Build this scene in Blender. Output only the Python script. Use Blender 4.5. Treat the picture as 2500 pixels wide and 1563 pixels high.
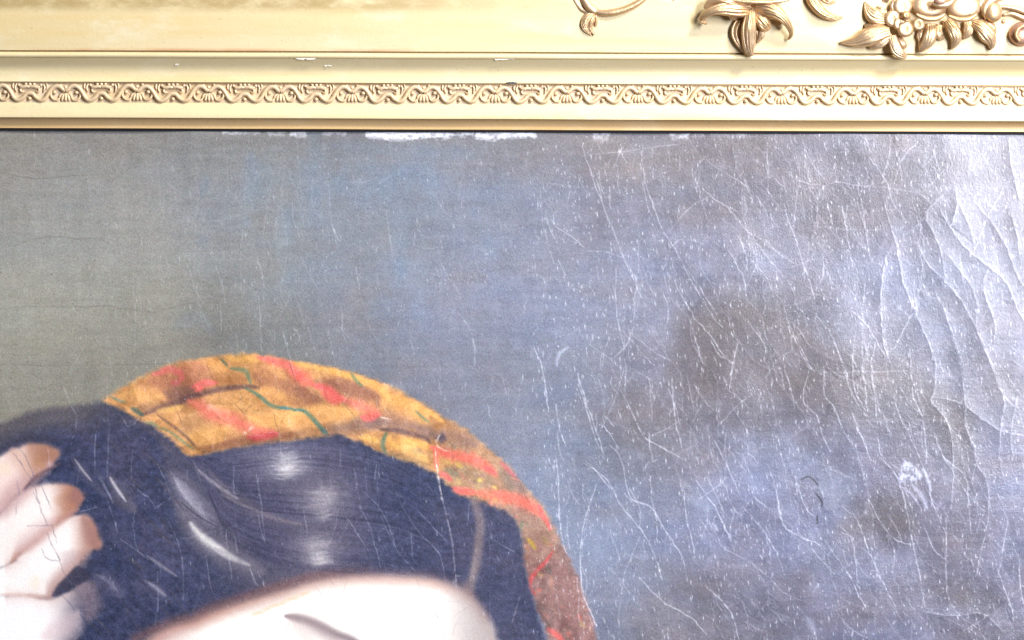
import bpy, math, random
import numpy as np

# ------------------------------------------------------------------ camera, world, lamp, exposure
for o in list(bpy.data.objects):
    bpy.data.objects.remove(o)
SC = bpy.context.scene
COL = SC.collection
S = 0.0002                      # metres per photograph pixel on the picture plane
D = 1.0                         # camera distance from the picture plane
CX, CY = 1250.0, 781.5

cam_d = bpy.data.cameras.new('camera')
cam = bpy.data.objects.new('camera', cam_d)
COL.objects.link(cam)
cam.location = (0, -D, 0)
cam.rotation_euler = (math.radians(90), 0, 0)
cam_d.sensor_width = 36
cam_d.lens = 36 * D / (2500 * S)
cam_d.clip_start = 0.01
cam_d.clip_end = 100
SC.camera = cam

world = bpy.data.worlds.new('World')
SC.world = world
world.use_nodes = True
bg = world.node_tree.nodes['Background']
bg.inputs[0].default_value = (0.80, 0.86, 1.0, 1)
bg.inputs[1].default_value = 0.07


def area(name, loc, target, sx, sy, power, color):
    ld = bpy.data.lights.new(name, 'AREA')
    ld.shape = 'RECTANGLE'
    ld.size, ld.size_y = sx, sy
    ld.energy = power
    ld.color = color
    lo = bpy.data.objects.new(name, ld)
    COL.objects.link(lo)
    lo.location = loc
    from mathutils import Vector
    v = Vector(target) - Vector(loc)
    lo.rotation_euler = v.to_track_quat('-Z', 'Y').to_euler()
    return lo


area('window_light', (0.70, -1.0, 0.22), (0.05, 0, 0.0), 0.18, 0.62, 20.5, (0.93, 0.955, 1.08))
area('added_key_lamp', (0.62, -0.80, 0.88), (0.05, 0, 0.0), 0.20, 0.20, 22.0, (1.0, 0.965, 0.89))  # added lamp, unseen: steeper light for the frame and its shadows

SC.view_settings.view_transform = 'Standard'
SC.view_settings.look = 'None'
SC.view_settings.exposure = 0.0
SC.view_settings.gamma = 1.0

# ------------------------------------------------------------------ helpers
rng = np.random.default_rng(7)
random.seed(7)
TILT = 0.0039


def srgb2lin(c):
    c = np.asarray(c, dtype=np.float64)
    return np.where(c <= 0.04045, c / 12.92, ((c + 0.055) / 1.055) ** 2.4)


def P(px, py, d):
    """photo pixel at a depth d (in pixels, towards the camera) -> world point"""
    f = (D - d * S) / D
    return ((px - CX) * S * f, -d * S, (CY - py) * S * f)


def link(o, parent=None, loc=None):
    COL.objects.link(o)
    if parent is not None:
        o.parent = parent
    if loc is not None:
        o.location = loc
    return o


def empty(name, loc, label=None, cat=None):
    o = bpy.data.objects.new(name, None)
    link(o, None, loc)
    o.empty_display_size = 0.02
    if label:
        o['label'] = label
    if cat:
        o['category'] = cat
    return o


class MB:
    """collects vertices and faces for one mesh"""
    def __init__(self):
        self.v, self.f = [], []

    def add(self, vs, fs):
        b = len(self.v)
        self.v += [tuple(p) for p in vs]
        self.f += [tuple(i + b for i in q) for q in fs]

    def build(self, name, mat, parent=None, org=(0, 0, 0), smooth=True, label=None):
        me = bpy.data.meshes.new(name)
        me.from_pydata([(p[0] - org[0], p[1] - org[1], p[2] - org[2]) for p in self.v], [], self.f)
        me.validate()
        import bmesh
        bm = bmesh.new()
        bm.from_mesh(me)
        bmesh.ops.recalc_face_normals(bm, faces=bm.faces)
        bm.to_mesh(me)
        bm.free()
        if smooth:
            me.shade_smooth()
        me.materials.append(mat)
        o = bpy.data.objects.new(name, me)
        link(o, parent)
        if label:
            o['label'] = label
        return o


def spline(pts, n=8):
    p = np.asarray(pts, dtype=float)
    if len(p) < 3:
        t = np.linspace(0, 1, n)[:, None]
        return p[0] * (1 - t) + p[-1] * t
    q = np.vstack([2 * p[0] - p[1], p, 2 * p[-1] - p[-2]])
    out = []
    for i in range(1, len(q) - 2):
        a, b, c, d = q[i - 1], q[i], q[i + 1], q[i + 2]
        for k in range(n):
            t = k / n
            out.append(0.5 * ((2 * b) + (c - a) * t + (2 * a - 5 * b + 4 * c - d) * t * t + (3 * b - a - 3 * c + d) * t ** 3))
    out.append(p[-1])
    return np.array(out)


# ------------------------------------------------------------------ materials
def nodes_of(name):
    m = bpy.data.materials.new(name)
    m.use_nodes = True
    nt = m.node_tree
    return m, nt, nt.nodes['Principled BSDF']


def N(nt, kind, **kw):
    n = nt.nodes.new(kind)
    for k, v in kw.items():
        if k.startswith('i_'):
            n.inputs[k[2:].replace('_', ' ')].default_value = v
        else:
            setattr(n, k, v)
    return n


def mix(nt, a, b, fac, blend='MIX'):
    n = nt.nodes.new('ShaderNodeMix')
    n.data_type = 'RGBA'
    n.blend_type = blend
    for s, v in ((n.inputs[0], fac), (n.inputs[6], a), (n.inputs[7], b)):
        if hasattr(v, 'is_linked') or isinstance(v, bpy.types.NodeSocket):
            nt.links.new(v, s)
        else:
            s.default_value = v
    return n.outputs[2]


def ramp(nt, sock, lo, hi):
    n = nt.nodes.new('ShaderNodeMapRange')
    n.interpolation_type = 'SMOOTHSTEP'
    n.inputs[1].default_value = lo
    n.inputs[2].default_value = hi
    nt.links.new(sock, n.inputs[0])
    return n.outputs[0]


def noise(nt, vec, scale, detail=4, rough=0.6):
    n = nt.nodes.new('ShaderNodeTexNoise')
    n.inputs['Scale'].default_value = scale
    n.inputs['Detail'].default_value = detail
    n.inputs['Roughness'].default_value = rough
    nt.links.new(vec, n.inputs['Vector'])
    return n.outputs['Fac']


def mapped(nt, scale):
    tc = nt.nodes.new('ShaderNodeTexCoord')
    mp = nt.nodes.new('ShaderNodeMapping')
    mp.inputs['Scale'].default_value = scale
    nt.links.new(tc.outputs['Object'], mp.inputs['Vector'])
    return mp.outputs['Vector']


def gilt(name, base, dark, rough, metal, streak=0.5, bump=0.25, red_edge=None, tarnish=None, speck=0.5):
    m, nt, b = nodes_of(name)
    v1 = mapped(nt, (1, 1, 1))
    vs = mapped(nt, (0.06, 1, 1))
    c = mix(nt, (*base, 1), (*dark, 1), ramp(nt, noise(nt, vs, 160, 5, 0.65), 0.5, 0.95))
    c = mix(nt, c, (*[x * 0.55 for x in dark], 1), ramp(nt, noise(nt, v1, 900, 3, 0.7), 0.62, 0.80))
    warm = (base[0] * 0.98, base[1] * 0.86, base[2] * 0.62, 1)
    c = mix(nt, c, warm, ramp(nt, noise(nt, vs, 40, 4), 0.42, 0.75))
    c = mix(nt, c, (min(1, base[0] * 1.05), min(1, base[1] * 1.09), min(1, base[2] * 1.2), 1), ramp(nt, noise(nt, mapped(nt, (0.35, 1, 1)), 70, 6, 0.7), 0.52, 0.72))
    c = mix(nt, c, (base[0] * .62, base[1] * .5, base[2] * .42, 1), ramp(nt, noise(nt, mapped(nt, (0.8, 1, 1)), 330, 4, 0.75), 0.64, 0.80))
    if tarnish:                               # worn, darker gold near the outer edge at one end of the rail
        sep = nt.nodes.new('ShaderNodeSeparateXYZ')
        nt.links.new(v1, sep.inputs[0])
        a = ramp(nt, sep.outputs['Z'], tarnish[0], tarnish[1])
        x = ramp(nt, sep.outputs['X'], tarnish[3], tarnish[2])
        mul = nt.nodes.new('ShaderNodeMath'); mul.operation = 'MULTIPLY'
        nt.links.new(a, mul.inputs[0]); nt.links.new(x, mul.inputs[1])
        nn = ramp(nt, noise(nt, mapped(nt, (0.5, 1, 1)), 90, 6, 0.7), 0.25, 0.6)
        mu2 = nt.nodes.new('ShaderNodeMath'); mu2.operation = 'MULTIPLY'
        nt.links.new(mul.outputs[0], mu2.inputs[0]); nt.links.new(nn, mu2.inputs[1])
        c = mix(nt, c, (0.46, 0.34, 0.15, 1), mu2.outputs[0])
    if red_edge:                              # red bole rubbed bare beside the groove
        sep = nt.nodes.new('ShaderNodeSeparateXYZ')
        nt.links.new(v1, sep.inputs[0])
        a = ramp(nt, sep.outputs['Z'], red_edge[1], red_edge[0])
        nn = ramp(nt, noise(nt, mapped(nt, (0.25, 1, 0.6)), 55, 4, 0.6), 0.40, 0.62)
        mul = nt.nodes.new('ShaderNodeMath'); mul.operation = 'MULTIPLY'
        nt.links.new(a, mul.inputs[0]); nt.links.new(nn, mul.inputs[1])
        c = mix(nt, c, (0.62, 0.34, 0.17, 1), mul.outputs[0])
    nt.links.new(c, b.inputs['Base Color'])
    b.inputs['Metallic'].default_value = metal
    b.inputs['Roughness'].default_value = rough
    bp = nt.nodes.new('ShaderNodeBump')
    bp.inputs['Strength'].default_value = bump
    bp.inputs['Distance'].default_value = 0.0006
    nt.links.new(noise(nt, v1, 700, 5, 0.7), bp.inputs['Height'])
    rr = nt.nodes.new('ShaderNodeMapRange')
    rr.inputs[3].default_value = rough - 0.10
    rr.inputs[4].default_value = rough + 0.18
    nt.links.new(noise(nt, v1, 260, 4, 0.7), rr.inputs[0])
    nt.links.new(rr.outputs[0], b.inputs['Roughness'])
    nt.links.new(bp.outputs[0], b.inputs['Normal'])
    return m


def plain(name, col, rough=0.7, metal=0.0, var=0.25, scale=400):
    m, nt, b = nodes_of(name)
    v = mapped(nt, (1, 1, 1))
    c = mix(nt, (*col, 1), (*[x * (1 - var) for x in col], 1), noise(nt, v, scale))
    nt.links.new(c, b.inputs['Base Color'])
    b.inputs['Roughness'].default_value = rough
    b.inputs['Metallic'].default_value = metal
    return m


ROOT_Z = (CY - 318) * S


def zof(py):
    return (CY - py) * S - ROOT_Z


def zf(py):
    return (CY - py) * S * 0.9885 - ROOT_Z


GOLD = (0.80, 0.67, 0.37)
GDRK = (0.58, 0.45, 0.27)
M_FRIEZE = gilt('gilt_frieze', (0.74, 0.62, 0.37), (0.70, 0.55, 0.29), 0.42, 0.10, bump=0.16,
                red_edge=(zf(127), zf(117)), tarnish=(zf(42), zf(14), -0.10, 0.06))
M_RAIL = gilt('gilt_moulding', (0.78, 0.65, 0.38), GDRK, 0.42, 0.12, bump=0.16)
M_SIGHT = gilt('gilt_sight_edge', (0.62, 0.42, 0.20), (0.42, 0.27, 0.12), 0.45, 0.15, bump=0.2)
M_BED = gilt('gilt_band', (0.70, 0.55, 0.36), (0.52, 0.38, 0.22), 0.45, 0.2, bump=0.3)
M_ORN = gilt('gilt_ornament', (0.64, 0.46, 0.29), (0.40, 0.25, 0.13), 0.34, 0.62, bump=0.4)
M_MOTIF = gilt('gilt_scrollwork', (0.72, 0.56, 0.37), (0.54, 0.39, 0.23), 0.40, 0.22, bump=0.3)
M_RED = gilt('gilt_over_red', (0.54, 0.33, 0.25), (0.36, 0.19, 0.13), 0.36, 0.5, bump=0.35)
M_GESSO = plain('bare_gesso', (0.84, 0.79, 0.70), 0.8, var=0.08)
M_GAP_SHADOW = plain('gap_shadow_black', (0.012, 0.011, 0.012), 0.8)  # black that paints the shadow gap under the sight edge
M_FLECK = plain('dark_fleck', (0.10, 0.10, 0.14), 0.6)
M_WOOD = plain('bare_wood', (0.22, 0.14, 0.08), 0.8, scale=60)

# ------------------------------------------------------------------ the frame: top rail
frame = empty('picture_frame', (0, 0, ROOT_Z),
              'gilded wooden picture frame, moulded top rail with leaf and flower ornaments above the painting', 'picture frame')
frame.rotation_euler = (0, TILT, 0)
FO = (0, 0, ROOT_Z)

RX0, RX1 = -700, 3200
rx = np.concatenate([np.linspace(RX0, -60, 14)[:-1], np.linspace(-60, 2560, 170), np.linspace(2560, RX1, 14)[1:]])
wav = [(random.uniform(0.002, 0.02), random.uniform(0, 6.28)) for _ in range(6)]


def wob(x, k, amp):
    return amp * sum(math.sin(x * f + p + k * 1.7) for f, p in wav) / 3.0


def rail(name, prof, mat, label=None, amp=0.5, inset=1.2, back=0.5):
    """prof: (py, depth) points down the face; closed at the back"""
    mb = MB()
    pr = list(prof)
    ring = pr + [(pr[-1][0] - inset, back), (pr[0][0] + inset, back)]
    n = len(ring)
    vs = []
    for i, x in enumerate(rx):
        for j, (y, d) in enumerate(ring):
            k = 0 if j >= len(pr) else 1
            yy = y + k * wob(x, 0.0, amp * 0.5)
            dd = d + k * wob(x, y * 0.1, amp)
            f = (D - dd * S) / D
            vs.append(((x - CX) * S, -dd * S, (CY - yy) * S * f))
    fs = []
    for i in range(len(rx) - 1):
        for j in range(n):
            a, b = i * n + j, i * n + (j + 1) % n
            fs.append((a, b, b + n, a + n))
    fs.append(tuple(range(n)))
    fs.append(tuple((len(rx) - 1) * n + j for j in range(n)))
    mb.add(vs, fs)
    o = mb.build(name, mat, frame, FO, label=label)
    me = o.data
    me.set_sharp_from_angle(angle=math.radians(38))
    return o


def arc(y0, d0, y1, d1, bulge, n=8):
    out = []
    for i in range(n + 1):
        t = i / n
        out.append((y0 + (y1 - y0) * t, d0 + (d1 - d0) * t + bulge * 4 * t * (1 - t)))
    return out


# depths in pixels (5 px = 1 mm)
rail('outer_moulding', [(-330, 30)] + arc(-326, 70, -260, 80, 22) + [(-256, 62), (-246, 58)], M_RAIL, 'rounded gilt outer moulding of the rail')
rail('frieze', arc(-246, 46, -60, 66, 4, 6) + arc(-60, 66, 127, 53, 4, 8)[1:], M_FRIEZE,
     'broad flat gilt frieze, worn darker at its left end')
rail('bead_moulding', [(127.2, 40), (130.3, 36)] + [(131.2 + 7 * (1 - math.cos(a)), 51 + 7 * math.sin(a)) for a in np.linspace(0.15, 2.7, 9)] + [(145.2, 51)], M_RAIL,
     'narrow rounded gilt bead moulding', amp=0.4)
cv = [(145.4, 50)] + [(y, 26.5 + (190 - y) ** 2 / 82) for y in (147, 150, 154, 159, 165, 172, 180)] + [(190, 26.6), (197, 27.2), (203.5, 28.2), (204.5, 27)]
rail('cove_moulding', cv, M_RAIL, 'hollow gilt cove moulding', amp=0.4)
rail('ornament_band', [(204.8, 15), (207.6, 14.5), (209.5, 19.5), (216, 20.5), (240, 20.5), (254, 22)], M_BED, 'gilt ground of the scrolling band')
rail('flat_moulding', [(254.3, 23), (258, 24)] + arc(258, 24, 289, 29, 1.0, 4)[1:] + [(291, 28.5), (291.6, 27)], M_RAIL, 'flat gilt inner moulding', amp=0.4)
rail('sight_edge', [(292, 16), (294, 15.6), (295, 17.5), (299, 13.5), (304, 10.6), (309, 9.6), (314, 10.0), (317, 10.2), (318, 8.2), (318.3, 5.6)], M_SIGHT, 'narrow hollowed sight edge in browner gold', amp=0.4, back=4)
rail('gap_shadow_strip', [(316.5, 3.4), (321, 3.6), (323.8, 3.2), (324.2, 2.4)], M_GAP_SHADOW, 'thin black strip standing in for the shadow gap between sight edge and canvas', amp=0.4, inset=2.0, back=2.2)  # dark strip painted in place of the shadow line
bk = MB()
x0, x1 = (RX0 - CX) * S, (RX1 - CX) * S
z0, z1 = (CY - 288) * S, (CY + 328) * S
yb0, yb1 = 0.0003, 0.02
bk.add([(x0, yb0, z0), (x1, yb0, z0), (x1, yb0, z1), (x0, yb0, z1), (x0 + .002, yb1, z0 + .002), (x1 - .002, yb1, z0 + .002), (x1 - .002, yb1, z1 - .002), (x0 + .002, yb1, z1 - .002)],
       [(0, 1, 2, 3), (4, 5, 6, 7), (0, 1, 5, 4), (1, 2, 6, 5), (2, 3, 7, 6), (3, 0, 4, 7)])
bk.build('wooden_backing', M_WOOD, frame, FO, smooth=False)


# ------------------------------------------------------------------ carving primitives (all in photo pixels, un-tilted)
def untilt(x, y):
    return y - TILT * (x - CX)


OFF = -50.0              # the carved pieces are drafted 50 px proud of where they sit
PROUD = 1.3


def up(d):
    return 60 + (d - 110) * PROUD if OFF else d


def tube(mb, pts, rad, n=10, flat=1.0, spl=6):
    """pts (px,py,depth) ; rad list ; swept round section, flattened in depth"""
    p4 = spline([(*p, r) for p, r in zip(pts, rad)], spl)
    vs, fs = [], []
    m = len(p4)
    for i in range(m):
        a, b = p4[max(i - 1, 0)], p4[min(i + 1, m - 1)]
        t = (b - a)[:2]
        l = np.hypot(*t) or 1
        nx, ny = -t[1] / l, t[0] / l
        r = max(p4[i][3], 0.25)
        for k in range(n):
            an = 2 * math.pi * k / n
            vs.append(P(p4[i][0] + nx * r * math.cos(an), p4[i][1] + ny * r * math.cos(an), up(p4[i][2]) + r * flat * math.sin(an)))
    for i in range(m - 1):
        for k in range(n):
            a, b = i * n + k, i * n + (k + 1) % n
            fs.append((a, b, b + n, a + n))
    fs.append(tuple(range(n)))
    fs.append(tuple((m - 1) * n + k for k in range(n)))
    mb.add(vs, fs)


def ball(mb, x, y, d, rx_, ry_=None, rd=None, rot=0, nu=14, nv=9, dent=0.0):
    ry_ = ry_ or rx_
    rd = rd or min(rx_, ry_)
    vs, fs = [], []
    c, s = math.cos(rot), math.sin(rot)
    for j in range(1, nv):
        th = math.pi * j / nv
        for i in range(nu):
            ph = 2 * math.pi * i / nu
            u, v, w = math.sin(th) * math.cos(ph), math.sin(th) * math.sin(ph), math.cos(th)
            if dent and w > 0:
                w -= dent * math.exp(-(u * u + v * v) * 5)
            X, Y = u * rx_, v * ry_
            vs.append(P(x + c * X - s * Y, y + s * X + c * Y, up(d) + w * rd))
    top = len(vs)
    vs.append(P(x, y, up(d) + rd * (1 - dent)))
    vs.append(P(x, y, up(d) - rd))
    for j in range(nv - 2):
        for i in range(nu):
            a, b = j * nu + i, j * nu + (i + 1) % nu
            fs.append((a, b, b + nu, a + nu))
    for i in range(nu):
        fs.append((top, (i + 1) % nu, i))
        fs.append((top + 1, (nv - 2) * nu + i, (nv - 2) * nu + (i + 1) % nu))
    mb.add(vs, fs)


def leaf(mb, pts, wid, dep, hgt, ribs=2, rib_h=0.25, vein=0.5, thick=5, nu=22, spl=8, skew=0.0, scallop=0.0, nsc=3):
    """carved leaf lofted along a spine: half widths, base depths, crown heights; ribs and a vein on its face"""
    p = spline([(*a, w, d, h) for a, w, d, h in zip(pts, wid, dep, hgt)], spl)
    m = len(p)
    vs, fs = [], []
    for i in range(m):
        a, b = p[max(i - 1, 0)], p[min(i + 1, m - 1)]
        t = (b - a)[:2]
        l = np.hypot(*t) or 1
        nx, ny = -t[1] / l, t[0] / l
        w, d, h = max(p[i][2], 0.4), up(p[i][3]), p[i][4]
        if scallop:
            w *= 1 + scallop * math.cos(i / (m - 1) * nsc * 2 * math.pi)
        for k in range(nu + 1):
            u = -1 + 2 * k / nu
            g = (1 - u * u) ** 0.6 * h
            g += rib_h * h * math.cos(math.pi * ribs * (u + skew)) * (1 - u * u)
            g += 0.22 * h * (abs(math.sin(math.pi * (2.5 * u + 1.3 * i / m))) - .5) * (1 - u * u) ** .5
            g -= vein * h * math.exp(-((u - skew) / 0.13) ** 2) * 0.6
            vs.append(P(p[i][0] + nx * w * u, p[i][1] + ny * w * u, d + g))
        for k in range(nu, -1, -1):
            u = -1 + 2 * k / nu
            vs.append(P(p[i][0] + nx * w * u * 0.94, p[i][1] + ny * w * u * 0.94, d - thick * (0.35 + 0.65 * (1 - u * u))))
    n = 2 * (nu + 1)
    for i in range(m - 1):
        for k in range(n):
            a, b = i * n + k, i * n + (k + 1) % n
            fs.append((a, b, b + n, a + n))
    fs.append(tuple(range(n)))
    fs.append(tuple((m - 1) * n + k for k in range(n)))
    mb.add(vs, fs)


def crop(ox, oy, sc):
    def f(*pts):
        out = []
        for p in pts:
            x, y = ox + p[0] / sc, oy + p[1] / sc
            out.append((x, untilt(x, y)))
        return out
    return f


FD = 54     # depth of the frieze face near its lower edge


def orn_root(name, x, y, label):
    o = bpy.data.objects.new(name, None)
    link(o, frame)
    o.location = (P(x, y, FD)[0], P(x, y, FD)[1], P(x, y, FD)[2] - ROOT_Z)
    o['label'] = label
    return o, P(x, y, FD)


A_ = crop(1350, 0, 3.7215)
B_ = crop(1950, 0, 4.32)
E_ = crop(1380, 0, 8.063)


def sub(name, parent, org, fn, mat=M_ORN, label=None):
    mb = MB()
    fn(mb)
    return mb.build(name, mat, parent, org, label=label)


# --- scroll with a curled leaf tip
scr, so = orn_root('scroll_ornament', 1450, 30, 'thin curling scroll stem with a small hanging leaf tip, left of the large leaf')
sub('stem', scr, so, lambda m: tube(m, [(*q, d) for q, d in zip(E_((520, 190), (700, 255), (900, 250), (1150, 190), (1400, 70), (1600, -90), (1750, -300)), (112, 114, 116, 116, 116, 116, 114))], (6, 8.5, 9, 8.5, 8, 7, 5), flat=1.1))
sub('stem', scr, so, lambda m: tube(m, [(*q, d) for q, d in zip(E_((600, 240), (470, 150), (380, 20), (330, -150), (340, -330)), (114, 115, 114, 113, 112))], (9, 11, 10, 9, 6), flat=0.9))
sub('stem', scr, so, lambda m: tube(m, [(*q, d) for q, d in zip(E_((470, 250), (330, 195), (240, 100), (170, -20), (120, -200), (150, -330)), (111, 110, 110, 110, 109, 108))], (7, 8, 8, 8, 7, 5), flat=0.9))
sub('leaf_tip', scr, so, lambda m: (leaf(m, E_((560, 250), (430, 340), (370, 480), (410, 600), (500, 690)), (7, 11, 10, 7, 4), (112, 113, 112, 110, 107), (7, 9, 9, 8, 6), ribs=2, rib_h=0.15, vein=0.3, thick=6),
                                    leaf(m, E_((560, 300), (500, 420), (480, 540), (560, 690)), (6, 8, 7, 4), (112, 113, 111, 108), (8, 9, 8, 6), vein=0.3),
                                    leaf(m, E_((600, 290), (600, 400), (580, 520)), (5, 5.5, 4), (111, 111, 109), (6, 7, 6), vein=0.2)))
sub('leaf_tip', scr, so, lambda m: leaf(m, E_((1950, -250), (2050, -90), (2120, 0), (2155, 70)), (10, 9, 7, 2.5), (110, 110, 109, 108), (9, 8, 7, 4), vein=0.2), label='small pointed leaf tip hanging from the top edge')

# --- large acanthus leaf
aca, ao = orn_root('acanthus_leaf', 1830, 40, 'large three lobed acanthus leaf with curled side lobes, over the bead moulding')
sub('leaf_lobe', aca, ao, lambda m: leaf(m, A_((1800, 90), (1690, 90), (1560, 80), (1450, 95), (1370, 140), (1350, 185), (1395, 215)), (17, 20, 17, 12, 9, 7, 4.5), (124, 136, 142, 143, 138, 132, 128), (14, 16, 14, 11, 9, 7, 5), ribs=2, rib_h=0.12, vein=0.45, thick=7))
sub('leaf_body', aca, ao, lambda m: (leaf(m, A_((1790, 75), (1700, 62), (1600, 52), (1490, 60), (1430, 85)), (14, 25, 24, 16, 6), (120, 126, 130, 128, 122), (12, 15, 14, 11, 6), ribs=3, rib_h=0.14, vein=0.15, thick=8),
                                                 leaf(m, A_((1800, 75), (1880, 80), (1970, 95), (2060, 140), (2110, 200)), (14, 25, 23, 15, 5), (120, 126, 129, 127, 120), (12, 15, 14, 11, 6), ribs=3, rib_h=0.14, vein=0.15, thick=8)))
sub('leaf_lobe', aca, ao, lambda m: leaf(m, A_((1700, 60), (1600, 15), (1500, -10), (1420, 20), (1375, 80)), (12, 13, 12, 9, 4), (134, 142, 142, 138, 134), (10, 11, 10, 8, 5), ribs=1, rib_h=0.1, vein=0.3, thick=7))
sub('leaf_lobe', aca, ao, lambda m: leaf(m, A_((1660, 110), (1640, 150), (1640, 185)), (16, 14, 5), (128, 132, 126), (12, 11, 7), ribs=2, rib_h=0.2, vein=0.2))
sub('leaf_lobe', aca, ao, lambda m: leaf(m, A_((1830, 70), (1920, 70), (2020, 110), (2100, 180), (2150, 260), (2160, 320), (2135, 362)), (16, 20, 17, 11, 8, 5.5, 2.5), (124, 136, 142, 140, 132, 122, 116), (14, 16, 14, 10, 8, 6, 4), ribs=2, rib_h=0.12, vein=0.45, thick=7))
sub('leaf_lobe', aca, ao, lambda m: leaf(m, A_((1850, 120), (1890, 180), (1930, 240), (1960, 275)), (13, 17, 15, 6), (126, 132, 132, 124), (12, 13, 11, 6), ribs=3, rib_h=0.15, vein=0.2))
sub('leaf_lobe', aca, ao, lambda m: leaf(m, A_((1795, 70), (1790, 150), (1775, 260), (1775, 360), (1780, 440), (1805, 512)), (9, 15, 19, 18, 14, 5), (128, 134, 132, 126, 122, 117), (12, 14, 15, 14, 11, 6), ribs=2, rib_h=0.25, vein=0.7, thick=8))
sub('leaf_lobe', aca, ao, lambda m: leaf(m, A_((1760, 150), (1690, 220), (1660, 300), (1690, 390), (1750, 480)), (8, 14, 13, 10, 4), (116, 117, 116, 115, 112), (9, 11, 10, 8, 4), ribs=2, rib_h=0.3, vein=0.3))
sub('leaf_lobe', aca, ao, lambda m: leaf(m, A_((1830, 170), (1870, 250), (1880, 320), (1850, 385)), (7, 12, 11, 4), (116, 117, 115, 112), (9, 10, 9, 5), ribs=2, rib_h=0.3, vein=0.3))
sub('stem', aca, ao, lambda m: (tube(m, [(*q, d) for q, d in zip(A_((1600, 0), (1750, 15), (1940, 20), (2100, 5), (2160, -20)), (146, 148, 148, 146, 142))], (4, 5, 5, 4.5, 3)),
                                 leaf(m, A_((1500, -60), (1700, -50), (1900, -50), (2100, -60)), (14, 22, 22, 12), (124, 132, 132, 122), (14, 16, 16, 12), ribs=3, rib_h=0.1, vein=0.1)))

# --- drooping leaf tip
tip, to = orn_root('hanging_leaf', 2000, 10, 'single drooping leaf tip between the large leaf and the flower spray')
sub('leaf_blade', tip, to, lambda m: leaf(m, B_((110, -150), (130, -20), (190, 80), (270, 150), (370, 190), (460, 182)), (15, 15, 14, 12, 8, 2), (116, 120, 121, 120, 117, 113), (11, 12, 12, 11, 8, 4), ribs=1, rib_h=0.1, vein=0.35, thick=8))
sub('leaf_blade', tip, to, lambda m: leaf(m, B_((220, -140), (260, -40), (330, 15), (385, 18)), (12, 12, 8, 3), (112, 114, 114, 112), (8, 9, 8, 4), vein=0.3))

# --- flower spray
spr, sp = orn_root('flower_spray', 2230, 50, 'spray of a button centred flower, fruit and pointed leaves at the right')
LV = [
    ([(960, 330), (850, 350), (720, 395), (590, 440), (430, 452)], (12, 21, 22, 14, 2), (120, 122, 121, 117, 112), 3),
    ([(980, 370), (900, 420), (820, 470), (740, 490)], (8, 13, 12, 6), (117, 118, 116, 112), 2),
    ([(930, 220), (830, 190), (750, 130), (690, 20)], (10, 19, 17, 2), (118, 119, 117, 112), 3),
    ([(920, 150), (860, 110), (820, 70)], (8, 10, 4), (113, 114, 112), 1),
    ([(940, 270), (840, 270), (760, 285), (690, 290)], (8, 14, 13, 7), (114, 115, 114, 111), 2),
    ([(985, 370), (1000, 450), (1030, 530), (1090, 580), (1140, 590)], (10, 13, 13, 12, 5), (118, 122, 124, 122, 116), 2),
    ([(1050, 390), (1080, 440), (1110, 480), (1135, 500)], (7, 8, 8, 4), (114, 115, 114, 111), 1),
    ([(1390, 250), (1390, 340), (1360, 430), (1310, 500), (1270, 552)], (11, 17, 16, 11, 2), (120, 122, 121, 117, 112), 3),
    ([(1300, 300), (1290, 370), (1290, 430), (1275, 540)], (8, 12, 9, 2), (113, 114, 113, 110), 2),
    ([(1480, 260), (1470, 330), (1490, 390), (1530, 400)], (8, 10, 9, 5), (114, 115, 114, 111), 1),
    ([(1560, 210), (1610, 280), (1650, 370), (1650, 440), (1610, 520)], (9, 15, 15, 12, 2), (118, 121, 120, 117, 112), 2),
    ([(1530, 210), (1560, 280), (1580, 340)], (8, 9, 4), (115, 115, 112), 1),
    ([(1770, 220), (1790, 290), (1770, 360), (1730, 405)], (10, 13, 11, 4), (116, 117, 115, 112), 2),
    ([(1830, 240), (1920, 290), (1990, 380), (2030, 460), (2020, 528)], (10, 18, 19, 12, 2), (119, 122, 120, 116, 112), 2),
    ([(1900, 230), (1990, 250), (2050, 310), (2060, 370)], (8, 10, 8, 3), (114, 115, 114, 111), 1),
    ([(1900, -40), (1930, 60), (1940, 140)], (9, 10, 4), (116, 117, 114), 1),
]
for pts, wd, dp, rb in LV:
    sub('leaf', spr, sp, lambda m: leaf(m, B_(*pts), wd, [d + 2 for d in dp], [max(3, w * 0.62) for w in wd], ribs=rb, rib_h=0.16, vein=0.55, thick=9, scallop=0.05, nsc=2))
PT = [((985, 195), 20, 22, 126, 0.3), ((1090, 65), 24, 24, 126, 0.0), ((1120, 305), 21, 21, 129, 0.2), ((1060, 250), 17, 18, 128, 0.8), ((1260, 260), 17, 16, 124, 0.3), ((1010, 60), 13, 18, 122, 0.2)]
for (q, a, b, d, r) in PT:
    (x, y), = B_(q)
    sub('petal', spr, sp, lambda m: ball(m, x, y, d, a, b, 10, r, dent=0.6))
(x, y), = B_((1130, 165))
sub('flower_centre', spr, sp, lambda m: (ball(m, x, y, 138, 11.5, 11.5, 9), ball(m, x - 1, y - 1, 145, 6.5, 6.5, 4, dent=0.8), ball(m, x + 3, y + 1, 147, 2.4, 2.4, 2)))
for q, a, b, d, r in (((1370, 70), 43, 29, 122, 0.12), ((1740, 80), 42, 30, 120, -0.06), ((1560, -60), 34, 24, 126, 0.0)):
    (x, y), = B_(q)
    sub('fruit', spr, sp, lambda m: (ball(m, x, y, d, a, b, 17, r, nu=28, nv=18, dent=.25),))
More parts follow.
